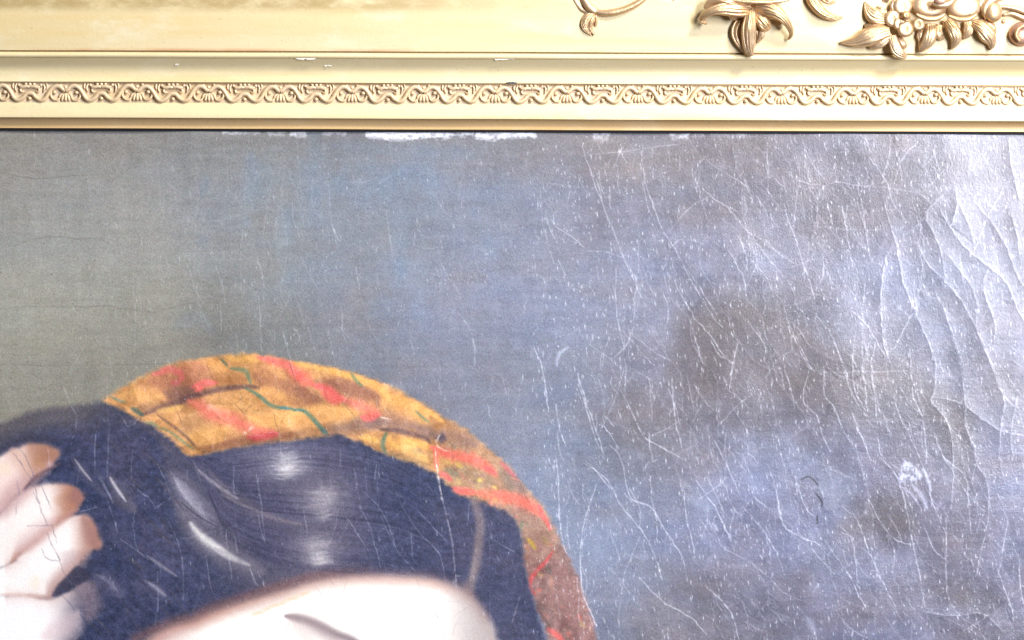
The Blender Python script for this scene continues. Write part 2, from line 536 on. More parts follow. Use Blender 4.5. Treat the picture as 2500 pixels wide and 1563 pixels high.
for pts, w in (([(1230, 150), (1330, 195), (1450, 195), (1540, 150)], 6.5), ([(1570, 165), (1680, 205), (1790, 200), (1880, 150)], 6.0), ([(1400, 30), (1480, 55), (1580, 40), (1640, -20)], 9)):
    sub('rolled_petal', spr, sp, lambda m: tube(m, [(*q, 146) for q in B_(*pts)], (w * .5, w, w, w * .5)), M_ORN)
(x, y), = B_((1490, 20))
sub('berry', spr, sp, lambda m: ball(m, x, y - 4, 150, 17, 13, 8), M_RED, 'reddish worn berry at the top edge')

# --- the scrollwork goes on above: arching stems between the leaf, the scroll and the spray
arch, ar = orn_root('arching_scroll', 1830, -110, 'arching scroll stems above the leaf')
for pts, rr in (([(1585, -60), (1640, -130), (1740, -165), (1830, -120), (1850, -30)], (6, 8, 9, 8, 6)), ([(1850, -30), (1870, -120), (1960, -165), (2060, -140), (2130, -60), (2160, 0)], (6, 8, 9, 9, 8, 6)),
                ([(1400, -90), (1430, -160), (1510, -180), (1570, -140), (1560, -90)], (5, 7, 8, 7, 5)), ([(2160, 0), (2230, -90), (2330, -110), (2420, -70)], (7, 9, 9, 7))):
    sub('stem', arch, ar, lambda m: tube(m, [(*q, 113) for q in pts], rr))
for pts, w_ in (([(1830, -40), (1830, -100), (1828, -150), (1832, -190)], (10, 20, 16, 3)), ([(1760, -60), (1720, -100), (1700, -150)], (8, 15, 3)), ([(1900, -60), (1945, -100), (1960, -140)], (8, 15, 3)), ([(2250, -40), (2270, -90), (2250, -150)], (14, 24, 4))):
    sub('leaf', arch, ar, lambda m: leaf(m, pts, w_, [114] * len(pts), [max(3, q * .6) for q in w_], ribs=2, rib_h=.2, vein=.5))

# --- volute scroll at the right with a boss
vol, vo = orn_root('volute_scroll', 2430, 40, 'volute scroll with paired stems running off to the right')
(x, y), = B_((2050, 130))
sub('volute_eye', vol, vo, lambda m: (ball(m, x, y, 124, 22, 25, 15, nu=20, nv=12), tube(m, [(*q, d) for q, d in zip(B_((1985, 200), (1955, 110), (2000, 30), (2080, -20), (2180, -60)), (120, 124, 124, 122, 118))], (7, 9, 10, 11, 10))))
sub('stem', vol, vo, lambda m: tube(m, [(*q, d) for q, d in zip(B_((2110, 70), (2200, 75), (2300, 95), (2420, 140), (2560, 210), (2700, 230)), (120, 120, 120, 119, 118, 116))], (4, 6, 7, 7, 7, 5)))
sub('stem', vol, vo, lambda m: tube(m, [(*q, d) for q, d in zip(B_((2150, 160), (2240, 145), (2330, 175), (2420, 215), (2540, 300)), (116, 117, 117, 116, 114))], (4, 6, 7, 7, 5)))
(x, y), = B_((2155, 225))
sub('bud', vol, vo, lambda m: ball(m, x, y, 112, 5, 6, 5))
(x, y), = B_((2330, 360))
bos, bo = orn_root('rosette_boss', x, y, 'reddish rounded boss at the right edge of the frame')
sub('boss_ball', bos, bo, lambda m: ball(m, x + 4, y, 112, 32, 30, 20, nu=22, nv=14), M_RED)
sub('boss_ring', bos, bo, lambda m: tube(m, [(*q, d) for q, d in zip(B_((2330, 440), (2290, 370), (2320, 300), (2390, 270), (2470, 300)), (130, 132, 133, 134, 132))], (3, 4.5, 5, 5, 4)))

# ------------------------------------------------------------------ running scroll band, one motif object per repeat
OFF = 0.0
PER = 174.7
MC = 1645.6
BD = 21.0


def local_build(fn, cx):
    mb = MB()
    fn(mb)
    return mb


def mtube(m, pts, rad, d=BD + 4.5, n=7, flat=1.0, spl=3):
    tube(m, [(CX + a, b, d if len(q) < 1 else q[0]) for a, b, *q in [(p[0], p[1], *(p[2:] if len(p) > 2 else (d,))) for p in pts]], rad, n=n, flat=flat, spl=spl)


def mirror(pts):
    return [(-p[0], *p[1:]) for p in pts][::-1]


half = [(0, 232), (8, 234), (16, 243), (29, 249), (39, 243), (46, 231), (55, 219), (65, 214), (75, 216.5), (82, 223), (87.35, 225)]
rib_path = mirror(half)[:-1] + half


def ribbon_fn(m):
    mtube(m, rib_path, [5.4] * len(rib_path), d=BD + 4.2, n=8, flat=0.9, spl=4)


def upper_fn(m):
    for sx in (-1, 1):
        mtube(m, [(0, 217), (sx * 9, 215.5), (sx * 18, 217.5), (sx * 25, 216)], (3.5, 4.5, 4.5, 3), d=BD + 4)
        mtube(m, [(sx * 19, 219), (sx * 23, 224), (sx * 20, 229), (sx * 15, 227)], (2.5, 3, 3, 2), d=BD + 3)
        ball(m, CX + sx * 27, 212, BD + 3, 4, 4, 4, nu=8, nv=6)
        mtube(m, [(sx * 32, 209), (sx * 36, 218), (sx * 33, 229)], (1.6, 2.8, 1.5), d=BD + 2.5)
        mtube(m, [(sx * 40, 208), (sx * 42, 214), (sx * 40, 222)], (1.5, 2.4, 1.3), d=BD + 2.5)
        ball(m, CX + sx * 10, 209.5, BD + 3, 4.2, 3.2, 4, nu=8, nv=6)
        ball(m, CX + sx * 13, 237, BD + 1.5, 3, 4, 3, nu=8, nv=6)
    ball(m, CX, 210.5, BD + 3.5, 4.5, 4.5, 4.5, nu=8, nv=6)


def palmette_fn(m):
    c = 87.35
    for sx in (-1, 1):
        ball(m, CX + c + sx * 27, 229, BD + 3.5, 5.5, 5, 5, nu=9, nv=6)
        mtube(m, [(c + sx * 33, 227), (c + sx * 36, 237), (c + sx * 30, 246), (c + sx * 20, 248), (c + sx * 15, 243)], (2, 3, 3.4, 3, 2), d=BD + 3)
        mtube(m, [(c + sx * 3, 231), (c + sx * 7, 240), (c + sx * 9, 250)], (2, 4, 3.2), d=BD + 1.6)
        mtube(m, [(c + sx * 5, 230), (c + sx * 13, 236), (c + sx * 15, 244)], (1.8, 3.6, 2.6), d=BD + 1.2)
        ball(m, CX + c + sx * 13, 211, BD + 2.5, 4, 3, 3, nu=8, nv=6)
    mtube(m, [(c, 230), (c, 240), (c, 250)], (2.4, 4.4, 3.4), d=BD + 2.2)


def pearl_fn(m):
    ball(m, CX, 245, BD + 4, 5, 4.8, 5, nu=10, nv=7)
    ball(m, CX + 87.35, 216, BD + 4, 5, 4.5, 5, nu=10, nv=7)


fz = (D - BD * S) / D
MO = P(CX, 230, BD)
proto = []
for nm, fn in (('scroll_motif', ribbon_fn), ('acanthus_spray', upper_fn), ('palmette', palmette_fn), ('pearl', pearl_fn)):
    mb = MB()
    fn(mb)
    proto.append((nm, mb))
first = None
for k in range(-11, 8):
    x = MC + PER * k
    if first is None:
        r = proto[0][1].build('scroll_motif', M_MOTIF, frame, MO)
        ch = [mb.build(nm, M_MOTIF, r, MO) for nm, mb in proto[1:]]
        first = (r, ch)
    else:
        r = first[0].copy()
        link(r, frame)
        for c0 in first[1]:
            c1 = c0.copy()
            link(c1, r)
    r.location = ((x - CX) * S * fz, MO[1] + random.uniform(-.0001, .0001), MO[2] - ROOT_Z + random.uniform(-.0001, .0001))
    r.rotation_euler = (0, random.uniform(-.012, .012), 0)


# ------------------------------------------------------------------ chips of gesso and a dark fleck on the rail
def chip(pts, depth, mat, name, label, h=2.0):
    mb = MB()
    n = len(pts)
    cx = sum(p[0] for p in pts) / n
    cy = sum(p[1] for p in pts) / n
    q = [(x, untilt(x, y)) for x, y in pts]
    cyu = untilt(cx, cy)
    vs = [P(x, y, depth - 3) for x, y in q] + [P(cx + (x - cx) * .92, cyu + (y - cyu) * .88, depth + h * random.uniform(.6, 1)) for x, y in q] + [P(cx, cyu, depth + h)]
    fs = [(i, (i + 1) % n, n + (i + 1) % n, n + i) for i in range(n)] + [(n + i, n + (i + 1) % n, 2 * n) for i in range(n)]
    mb.add(vs, fs)
    mb.build(name, mat, frame, FO, smooth=False, label=label)


def sliver(x0, x1, y0, y1, n=9):
    top = [(x0 + (x1 - x0) * i / n, y0 + random.uniform(-.1, .35) * (y1 - y0) + (0.4 * (y1 - y0) if i in (0, n) else 0)) for i in range(n + 1)]
    bot = [(x1 - (x1 - x0) * (i + .5) / n, y1 - random.uniform(-.1, .4) * (y1 - y0)) for i in range(n)]
    return top + bot


chip(sliver(718, 772, 140, 146), 53, M_GESSO, 'gesso_chip', 'white chip on the lower edge of the bead', 0.9)
chip(sliver(1204, 1256, 141, 147), 53, M_GESSO, 'gesso_chip', 'white chip on the bead near the middle', 0.9)
chip(sliver(764, 806, 263, 276), 25, M_GESSO, 'gesso_chip', 'white chip on the flat moulding', .7)
chip(sliver(830, 900, 264, 275), 25, M_GESSO, 'gesso_chip', 'longer white chip on the flat moulding', .7)
chip(sliver(1072, 1092, 263, 275), 25, M_GESSO, 'gesso_chip', 'short white chip on the flat moulding', .7)
chip(sliver(426, 436, 155, 160, 5), 38.5, M_GESSO, 'gesso_chip', 'tiny pale chip in the cove', .6)
chip(sliver(790, 810, 158, 163, 5), 37, M_GESSO, 'gesso_chip', 'tiny pale chip in the cove under the bead', .6)
chip(sliver(1236, 1262, 199, 205), 31, M_FLECK, 'paint_fleck', 'dark bluish fleck on the edge of the cove', 4)

# ------------------------------------------------------------------ the painting
def axis(a0, a1, b0, b1, fine, coarse):
    lo = np.concatenate([np.arange(b0, a0 - 300, coarse), np.arange(max(a0 - 300, b0), a0, 4)])
    mid = np.arange(a0, a1, fine)
    hi = np.concatenate([np.arange(mid[-1] + 4, min(a1 + 300, b1), 4), np.append(np.arange(a1 + 308, b1, coarse), b1)])
    return np.concatenate([lo, mid, hi])


GX = axis(-16, 2516, -560, 3060, 1.9, 14)
GY = axis(306, 1580, 292, 2100, 1.9, 14)
NX, NY = len(GX), len(GY)
X, Y = np.meshgrid(GX, GY)
C = np.zeros((NY, NX, 3))
FINE = np.clip(1 - np.maximum(np.maximum(X - 2760, -260 - X), Y - 1830) / 60, 0, 1)     # fine marks only where the mesh can carry them
H = np.zeros((NY, NX))
LBL = np.zeros((NY, NX), dtype=np.int8)


def c255(*c):
    return np.array(c, dtype=float) / 255.0


def sstep(a, b, x):
    t = np.clip((x - a) / (b - a), 0, 1)
    return t * t * (3 - 2 * t)


def vnoise(sx, sy, seed, octv=3, rough=0.55):
    out = np.zeros((NY, NX))
    amp, tot = 1.0, 0.0
    r = np.random.default_rng(seed)
    for o in range(octv):
        fx, fy = (GX - GX[0]) / sx * 2 ** o, (GY - GY[0]) / sy * 2 ** o
        nx, ny = int(fx[-1]) + 2, int(fy[-1]) + 2
        g = r.random((ny + 1, nx + 1)) * 2 - 1
        ix, iy = fx.astype(int), fy.astype(int)
        tx, ty = fx - ix, fy - iy
        tx, ty = (tx * tx * (3 - 2 * tx))[None, :], (ty * ty * (3 - 2 * ty))[:, None]
        a = g[np.ix_(iy, ix)] * (1 - tx) + g[np.ix_(iy, ix + 1)] * tx
        b = g[np.ix_(iy + 1, ix)] * (1 - tx) + g[np.ix_(iy + 1, ix + 1)] * tx
        out += amp * (a * (1 - ty) + b * ty)
        tot += amp
        amp *= rough
    return out / tot


def window(pts, pad):
    x0, y0 = pts.min(0) - pad
    x1, y1 = pts.max(0) + pad
    i0, i1 = np.searchsorted(GX, [x0, x1])
    j0, j1 = np.searchsorted(GY, [y0, y1])
    return slice(j0, j1), slice(i0, i1)


def dist(pts, pad, closed=False):
    """distance, signed side and parameter of a polyline inside its window"""
    w = window(pts, pad)
    xx, yy = X[w], Y[w]
    best = np.full(xx.shape, 1e9)
    side = np.zeros(xx.shape)
    tt = np.zeros(xx.shape)
    q = np.vstack([pts, pts[:1]]) if closed else pts
    m = len(q) - 1
    for i in range(m):
        ax, ay = q[i]
        dx, dy = q[i + 1] - q[i]
        L = dx * dx + dy * dy + 1e-9
        t = np.clip(((xx - ax) * dx + (yy - ay) * dy) / L, 0, 1)
        ex, ey = xx - ax - t * dx, yy - ay - t * dy
        dd = ex * ex + ey * ey
        k = dd < best
        best[k] = dd[k]
        side[k] = (dx * ey - dy * ex)[k]
        tt[k] = ((i + t) / m)[k]
    return w, np.sqrt(best), np.sign(side), tt


def put(w, col, a):
    C[w] = C[w] * (1 - a[..., None]) + np.asarray(col) * a[..., None]


def stroke(pts, width, col, alpha=1.0, soft=0.6, taper=True, n=5, tex=0.0, relief=0.0):
    p = spline(pts, n)
    w, d, s, t = dist(p, width * 1.6 + 3)
    ww = width * (0.25 + 0.75 * np.sqrt(np.clip(np.sin(np.pi * np.clip(t, 0.01, .99)), 0, 1))) if taper else width
    a = alpha * (1 - sstep(1 - soft, 1 + soft * 0.6, d / ww))
    if tex:
        a = a * np.clip(1 - tex + tex * 2 * (BR[w] * 0.5 + 0.5), 0, 1)
    put(w, col, a)
    if relief:
        H[w] += relief * a
    return w, a


def inside(pts, w):
    xx, yy = X[w], Y[w]
    r = np.zeros(xx.shape, bool)
    n = len(pts)
    for i in range(n):
        (ax, ay), (bx, by) = pts[i], pts[(i + 1) % n]
        if ay == by:
            continue
        k = ((ay > yy) != (by > yy)) & (xx < (bx - ax) * (yy - ay) / (by - ay) + ax)
        r ^= k
    return r


def region(pts, soft=4, n=4, closed_spline=True, rag=0.0):
    """window and soft mask (0..1) of a closed outline, and the signed distance (inside positive)"""
    p = spline(list(pts) + [pts[0]], n)[:-1] if closed_spline else np.asarray(pts, float)
    w, d, s, t = dist(p, 60, closed=True)
    sd = np.where(inside(p, w), d, -d)
    if rag:
        sd = sd + rag * BR[w]
    return w, sstep(-soft, soft, sd), sd


def blob(x, y, rx_, ry_, col, alpha, rot=0.0, tex=0.0):
    r = max(rx_, ry_) * 1.7
    w = window(np.array([[x - r, y - r], [x + r, y + r]]), 1)
    c, s = math.cos(rot), math.sin(rot)
    u, v = X[w] - x, Y[w] - y
    a = alpha * np.exp(-(((c * u + s * v) / rx_) ** 2 + ((-s * u + c * v) / ry_) ** 2) * 1.4)
    if tex:
        a = a * np.clip(1 + tex * BR[w], 0, 1.6)
    put(w, col, np.clip(a, 0, 1))


def tr(ox, oy, sc):
    return lambda *pts: [(ox + a / sc, oy + b / sc) for a, b in pts]


BR = vnoise(16, 9, 3, 4)            # brush grain
BRV = vnoise(26, 120, 4, 4)         # upright streaks
BRH = vnoise(190, 9, 5, 4)          # level brush marks
CL = vnoise(170, 150, 6, 4)         # clouds
WH = rng.normal(0, 1, (NY, NX))     # grain

# --- ground tones
BG = [
    (50, 335, 138, 134, 126), (50, 450, 150, 149, 144), (50, 600, 156, 156, 150), (50, 750, 161, 160, 148), (50, 900, 158, 156, 142), (50, 980, 138, 134, 124),
    (300, 335, 134, 130, 124), (300, 450, 148, 148, 146), (300, 600, 154, 154, 149), (300, 750, 158, 157, 146), (300, 850, 148, 145, 134), (300, 910, 142, 138, 126),
    (600, 345, 132, 128, 120), (600, 430, 134, 139, 147), (600, 550, 140, 143, 146), (600, 700, 142, 144, 143), (600, 830, 122, 121, 117),
    (900, 350, 126, 122, 119), (900, 430, 126, 135, 152), (900, 560, 130, 135, 143), (900, 700, 133, 137, 148), (900, 830, 124, 125, 133),
    (1150, 350, 122, 118, 117), (1150, 430, 126, 135, 155), (1150, 600, 128, 133, 146), (1150, 760, 134, 137, 156), (1150, 920, 126, 127, 140),
    (1350, 350, 116, 111, 111), (1350, 450, 128, 130, 146), (1350, 600, 122, 124, 140), (1350, 750, 130, 133, 151), (1350, 900, 122, 127, 142), (1350, 1050, 126, 132, 150),
    (1350, 1200, 130, 139, 160), (1450, 1350, 138, 148, 170), (1480, 1500, 132, 138, 160),
    (1600, 350, 116, 111, 114), (1600, 500, 120, 118, 132), (1600, 700, 128, 131, 151), (1600, 900, 116, 116, 132), (1600, 1100, 106, 103, 112), (1600, 1300, 118, 120, 140), (1600, 1500, 106, 103, 112),
    (1850, 360, 112, 106, 112), (1850, 520, 108, 103, 114), (1850, 650, 118, 119, 138), (1850, 790, 96, 90, 96), (1850, 890, 94, 87, 92), (1850, 1000, 98, 94, 106), (1720, 940, 104, 100, 112), (1980, 920, 98, 91, 97), (1900, 1150, 116, 121, 141), (1850, 1300, 112, 114, 136), (1850, 1480, 96, 92, 101),
    (2100, 360, 106, 100, 108), (2100, 480, 98, 90, 98), (2100, 650, 110, 111, 132), (2100, 800, 106, 105, 123), (2100, 900, 96, 90, 98), (2100, 1000, 94, 88, 96), (2130, 1130, 108, 109, 130), (2150, 1260, 88, 82, 88), (2100, 1350, 102, 101, 118), (2100, 1500, 96, 93, 106),
    (2300, 360, 104, 100, 112), (2300, 500, 100, 99, 114), (2300, 700, 102, 103, 121), (2300, 850, 104, 104, 122), (2300, 1000, 92, 87, 96), (2300, 1200, 94, 90, 101), (2300, 1300, 96, 93, 106), (2300, 1450, 86, 82, 92),
    (2460, 380, 106, 102, 115), (2460, 600, 104, 102, 117), (2460, 850, 108, 108, 126), (2460, 1050, 102, 101, 118), (2460, 1250, 100, 98, 113), (2460, 1480, 94, 91, 104),
]
num = np.zeros_like(C)
den = np.zeros((NY, NX))
wx, wy = X + 55 * CL, Y + 55 * vnoise(150, 140, 16, 3)
for (bx, by, r_, g_, b_) in BG:
    w_ = np.exp(-((wx - bx) ** 2 + (1.25 * (wy - by)) ** 2) / (2 * 105.0 ** 2)) + 1e-9
    num += w_[..., None] * c255(r_, g_, b_)
    den += w_
C[:] = num / den[..., None]
C += (0.022 * BRV + 0.022 * BRH)[..., None] + 0.024 * BR[..., None]
C += (0.035 * vnoise(60, 26, 24, 3) * (.35 + .65 * sstep(600, 1500, X)))[..., None] * np.array([1.0, .95, .9])
C += (0.028 * vnoise(120, 60, 25, 3) * (.4 + .6 * sstep(400, 900, X)))[..., None] * np.array([-.5, .2, 1.0])
right = sstep(1250, 1900, X)
lowr = sstep(1500, 1900, X) * sstep(950, 1200, Y)
C += lowr[..., None] * np.array([.035, .04, .065])
patch = vnoise(95, 90, 21, 4)
C += (0.085 * patch * right)[..., None] * np.array([0.85, 0.95, 1.15])
mid = sstep(450, 700, X) * (1 - sstep(1000, 1500, X)) * (1 - sstep(820, 900, Y))
C += (0.05 * np.clip(vnoise(70, 150, 22, 3), 0, 1) * mid)[..., None] * np.array([-0.2, 0.5, 1.0])
BLc = tr(0, 300, 1.728)
for pts, wd, al in (([(1060, 130), (1060, 240), (1050, 330)], 22, .35), ([(1280, 170), (1320, 250), (1330, 330)], 36, .35), ([(850, 300), (870, 230)], 18, .3),
                    ([(1600, 120), (1800, 115), (1990, 140)], 24, .35), ([(1580, 260), (1760, 240), (1900, 260)], 36, .3), ([(1560, 760), (1640, 800)], 36, .3),
                    ([(730, 870), (820, 830), (900, 880)], 22, .25), ([(840, 510), (880, 480)], 20, .25), ([(1040, 400), (1040, 440)], 14, .3)):
    stroke(BLc(*pts), wd, c255(124, 139, 160), al * .7, soft=0.9)
for pts, wd, al in (([(620, 60), (900, 70), (1330, 70), (1600, 60), (2200, 90), (2419, 100)], 14, .45), ([(1200, 530), (1330, 520), (1420, 520)], 16, .35), ([(900, 640), (1120, 640)], 16, .3),
                    ([(560, 990), (900, 900), (1080, 900)], 20, .25), ([(1900, 650), (2040, 650)], 14, .4)):
    stroke(BLc(*pts), wd, c255(116, 113, 112), al * .5, soft=0.9, tex=.5)
R1 = tr(1400, 300, 2.199)
R2 = tr(1400, 820, 2.0345)
for (x, y), a, b, al in ((R1((560, 420))[0], 130, 14, .25), (R1((500, 500))[0], 130, 12, .25), (R1((1500, 410))[0], 120, 30, .3), (R1((1850, 430))[0], 60, 25, .45),
                         (R1((900, 1120))[0], 70, 50, .5), (R1((1010, 1060))[0], 40, 28, .4), (R2((820, 150))[0], 90, 45, .4), (R2((1700, 240))[0], 90, 28, .4),
                         (R2((1900, 400))[0], 60, 70, .45), (R2((1560, 930))[0], 80, 60, .5), (R2((1930, 1300))[0], 110, 40, .4), (R2((1500, 250))[0], 60, 50, .3)):
    blob(x, y, a, b, c255(86, 78, 80), al * .9, 0.3, tex=1.2)
for (x, y), a, b, al in ((R2((1280, 760))[0], 50, 45, .5), (R2((1130, 600))[0], 70, 26, .35), (R2((620, 830))[0], 40, 45, .4), (R2((320, 900))[0], 60, 60, .3), (R2((300, 600))[0], 40, 30, .3),
                         (R2((1250, 1060))[0], 70, 50, .25), (R1((500, 1180))[0], 60, 40, .35), (R1((1420, 1120))[0], 60, 50, .3), (R2((1690, 1150))[0], 40, 60, .3), (R2((130, 1080))[0], 40, 70, .3), (R1((1000, 950))[0], 70, 40, .25)):
    blob(x, y, a, b, c255(146, 156, 178), al * .8, 0.4, tex=0.9)
for pts, wd, al in (([(1640, 900), (1700, 805), (1800, 765), (1900, 785), (1965, 870)], 52, .5), ([(1650, 930), (1780, 900), (1920, 930)], 80, .42), ([(1940, 930), (2080, 925), (2230, 955), (2330, 1050), (2350, 1180)], 48, .45), ([(2060, 1290), (2160, 1250), (2230, 1290)], 46, .4), ([(1500, 960), (1620, 1010), (1760, 1020)], 46, .3)):
    stroke(pts, wd, c255(96, 87, 88), al, soft=.9, tex=.5)
blob(*R2((1160, 830))[0], 36, 52, c255(112, 108, 128), .65, 0.1)

# --- hair
Lc = tr(0, 820, 2.034)
Mc = tr(600, 820, 2.0344)
hair_pts = [(-120, 1075), (0, 1036), (59, 1012), (128, 996), (197, 988), (255, 982), (340, 1000), (420, 1040), (470, 1085), (600, 1060), (700, 1045), (800, 1040), (900, 1060), (1000, 1100), (1100, 1170), (1200, 1215),
            (1265, 1270), (1290, 1400), (1320, 1520), (1350, 1640), (1340, 1800), (1190, 1800), (1205, 1563), (1188, 1508), (1151, 1454), (1101, 1424), (1042, 1408), (974, 1402), (895, 1400), (836, 1403), (767, 1412), (698, 1432), (600, 1462), (521, 1488), (467, 1510),
            (408, 1527), (344, 1566), (300, 1640), (200, 1800), (-120, 1800)]
w, m, sd = region(hair_pts, soft=11, n=4, rag=7)
hc = c255(58, 63, 94) + 0.09 * BR[w][..., None] * np.array([.9, .9, 1.2]) + 0.07 * CL[w][..., None] * np.array([1.0, 0.6, 0.45]) + 0.05 * vnoise(60, 60, 62, 3)[w][..., None] * np.array([.9, .5, .2]) + 0.03 * vnoise(7, 7, 40, 2)[w][..., None]  # cool varnish haze is painted into the blue of the hair
top = (1 - sstep(5, 95, sd)) * (Y[w] < 1120) * (1 - sstep(150, 420, X[w]))
hc = hc * (1 - 0.75 * top[..., None]) + c255(104, 97, 96) * 0.75 * top[..., None]
rgt = sstep(1060, 1250, X[w])
hc = hc * (1 - .35 * rgt[..., None]) + c255(88, 84, 108) * .35 * rgt[..., None]
C[w] = C[w] * (1 - m[..., None]) + hc * m[..., None]
LBL[w][m > 0.5] = 2
# broad soft sheen, then locks and highlights
stroke([(620, 1100), (700, 1150), (765, 1220), (785, 1300), (772, 1380)], 105, c255(104, 98, 118), .75, soft=.95, tex=.3, taper=False)
stroke([(410, 1090), (462, 1190), (530, 1300), (620, 1392), (700, 1425)], 62, c255(100, 94, 110), .7, soft=.95, tex=.3)
stroke([(480, 1130), (560, 1215), (650, 1268), (740, 1290)], 30, c255(104, 97, 112), .6, soft=.95, tex=.3)
for f, pts, wd, col, al in (
    (Lc, [(-100, 500), (0, 560), (80, 520), (180, 505), (290, 520)], 12, (60, 58, 78), .6),
    (Lc, [(0, 470), (120, 440), (250, 420), (420, 400)], 14, (104, 98, 104), .45),
    (Lc, [(600, 420), (700, 440), (790, 510), (850, 580)], 9, (108, 98, 108), .4),
    (Lc, [(850, 690), (930, 780), (1000, 870), (1060, 930)], 34, (136, 131, 150), .7),
    (Lc, [(880, 720), (940, 810), (1010, 900)], 16, (164, 160, 174), .7),
    (Lc, [(880, 830), (960, 960), (1060, 1050), (1200, 1120), (1300, 1170)], 30, (124, 117, 130), .75),
    (Lc, [(945, 930), (1000, 1000), (1080, 1060), (1170, 1110)], 13, (196, 192, 194), .85),
    (Lc, [(1000, 985), (1060, 1030), (1120, 1070)], 6, (222, 219, 217), .7),
    (Lc, [(970, 650), (1030, 700), (1120, 770), (1250, 850), (1380, 910), (1480, 940)], 14, (122, 112, 122), .7),
    (Lc, [(985, 670), (1040, 720), (1090, 750)], 5, (168, 164, 176), .6),
    (Lc, [(1100, 940), (980, 880), (900, 800)], 3, (70, 66, 90), .7),
    (Lc, [(545, 700), (590, 770), (640, 840), (670, 870)], 20, (112, 106, 120), .7),
    (Lc, [(545, 705), (575, 755), (620, 815)], 4, (196, 192, 200), .7),
    (Lc, [(370, 615), (410, 670), (450, 720)], 3.2, (176, 172, 182), .7),
    (Lc, [(360, 610), (430, 700), (520, 790)], 13, (100, 96, 116), .5),
    (Lc, [(490, 700), (530, 770), (560, 830)], 3, (170, 168, 190), .5),
    (Lc, [(470, 1190), (540, 1230), (600, 1290)], 22, (112, 108, 134), .65),
    (Lc, [(735, 1095), (800, 1140), (880, 1195)], 6, (128, 124, 142), .6),
    (Lc, [(720, 1215), (770, 1250), (820, 1290)], 8, (146, 142, 160), .6),
    (Lc, [(660, 1230), (760, 1270), (850, 1310)], 20, (96, 94, 124), .5),
    (Lc, [(620, 1010), (800, 1110), (900, 1190), (1000, 1260)], 10, (84, 82, 116), .5),
    (Lc, [(700, 900), (720, 980), (690, 1080)], 14, (84, 74, 100), .4),
    (Mc, [(0, 880), (80, 910), (200, 930), (330, 950)], 10, (122, 112, 122), .6),
    (Mc, [(0, 940), (90, 930), (220, 960)], 6, (92, 88, 110), .5),
):
    stroke(f(*pts), wd, c255(*col), al, soft=0.95, tex=0.3)
# combed sheen in three steps
for cx, cy, a, b, col, al in ((420, 640, 130, 150, (96, 90, 110), .7), (480, 940, 90, 150, (96, 88, 106), .6), (300, 760, 230, 60, (106, 99, 116), .6), (150, 1010, 120, 120, (84, 78, 102), .5), (180, 630, 170, 80, (142, 138, 156), .95), (205, 650, 75, 38, (198, 194, 196), .85), (370, 815, 140, 95, (134, 127, 142), .95), (390, 790, 70, 40, (168, 162, 168), .7), (380, 890, 60, 28, (172, 166, 170), .7), (345, 1060, 140, 98, (128, 121, 136), .95), (340, 1030, 85, 34, (168, 162, 170), .7), (375, 1105, 60, 34, (190, 184, 188), .8)):
    x, y = Mc((cx, cy))[0]
    blob(x, y, a / 2.03 * 1.05, b / 2.03 * 1.05, c255(*col), al, 0.0, tex=0.25)
for cx, cy, a, b, n_, hi in ((190, 650, 80, 50, 16, (214, 210, 206)), (375, 800, 80, 72, 18, (176, 170, 176)), (385, 895, 60, 30, 8, (184, 178, 180)), (350, 1030, 90, 40, 10, (180, 174, 180)), (350, 1105, 70, 40, 12, (196, 190, 192)), (200, 600, 90, 40, 8, (160, 156, 172)), (220, 690, 60, 22, 8, (216, 212, 208))):
    for i in range(n_):
        yy = cy + random.uniform(-b, b)
        xx = cx + random.uniform(-a * .4, a * .4) - (yy - cy) * 0.15
        ln = a * random.uniform(.35, .8)
        stroke(Mc((xx - ln, yy + random.uniform(-3, 6)), (xx, yy + 4), (xx + ln, yy - random.uniform(0, 12))), random.uniform(1.8, 5), c255(*hi), random.uniform(.12, .36), soft=0.95)
Q = tr(1050, 1100, 3.267)
stroke(Q((360, 430), (400, 560), (390, 700), (375, 860), (345, 1000), (315, 1090), (300, 1200)), 13, c255(138, 122, 124), .75, soft=.7, taper=False)
stroke(Q((370, 780), (350, 920), (330, 1040)), 7, c255(160, 146, 144), .5, soft=.8)
blob(*Q((300, 1100))[0], 22, 26, c255(150, 136, 138), .5)
for pts in ([(430, 800), (560, 840), (720, 850)], [(200, 910), (300, 920)], [(420, 960), (440, 1060)], [(480, 640), (620, 640)]):
    stroke(Q(*pts), 7, c255(66, 62, 92), .5, soft=.8)

# --- forehead
fore = [(1240, 1800), (1214, 1563), (1192, 1508), (1153, 1458), (1101, 1426), (1042, 1410), (974, 1405), (895, 1403), (836, 1406), (767, 1416), (698, 1437), (600, 1466), (521, 1492), (467, 1514), (408, 1531), (350, 1572), (310, 1640), (330, 1800)]
w, m, sd = region(fore, soft=13, n=4, rag=3)
edge = 1 - sstep(-6, 42, sd)
left_ = 1 - sstep(420, 760, X[w])
fc = c255(252, 246, 238) * (1 - edge[..., None]) + c255(196, 162, 150) * edge[..., None]
fc = fc * (1 - .5 * (edge * left_)[..., None]) + c255(186, 124, 110) * .5 * (edge * left_)[..., None]
rs = sstep(1040, 1190, X[w]) * .85
fc = fc * (1 - rs[..., None]) + c255(176, 164, 162) * rs[..., None]
lowl = (1 - sstep(330, 520, X[w])) * .7
fc = fc * (1 - lowl[..., None]) + c255(206, 168, 164) * lowl[..., None]
C[w] = C[w] * (1 - m[..., None]) + fc * m[..., None]
LBL[w][m > 0.5] = 3
w, d, s, t = dist(spline([(330, 1560), (408, 1522), (467, 1506), (521, 1482), (600, 1456), (698, 1426), (767, 1406), (836, 1398), (895, 1396), (974, 1398), (1042, 1404), (1101, 1420), (1151, 1452), (1188, 1506)], 5), 40)
lf = 1 - sstep(760, 1000, X[w])
put(w, c255(140, 98, 92), .6 * np.exp(-(d / 13) ** 2) * (0.45 + .55 * lf))
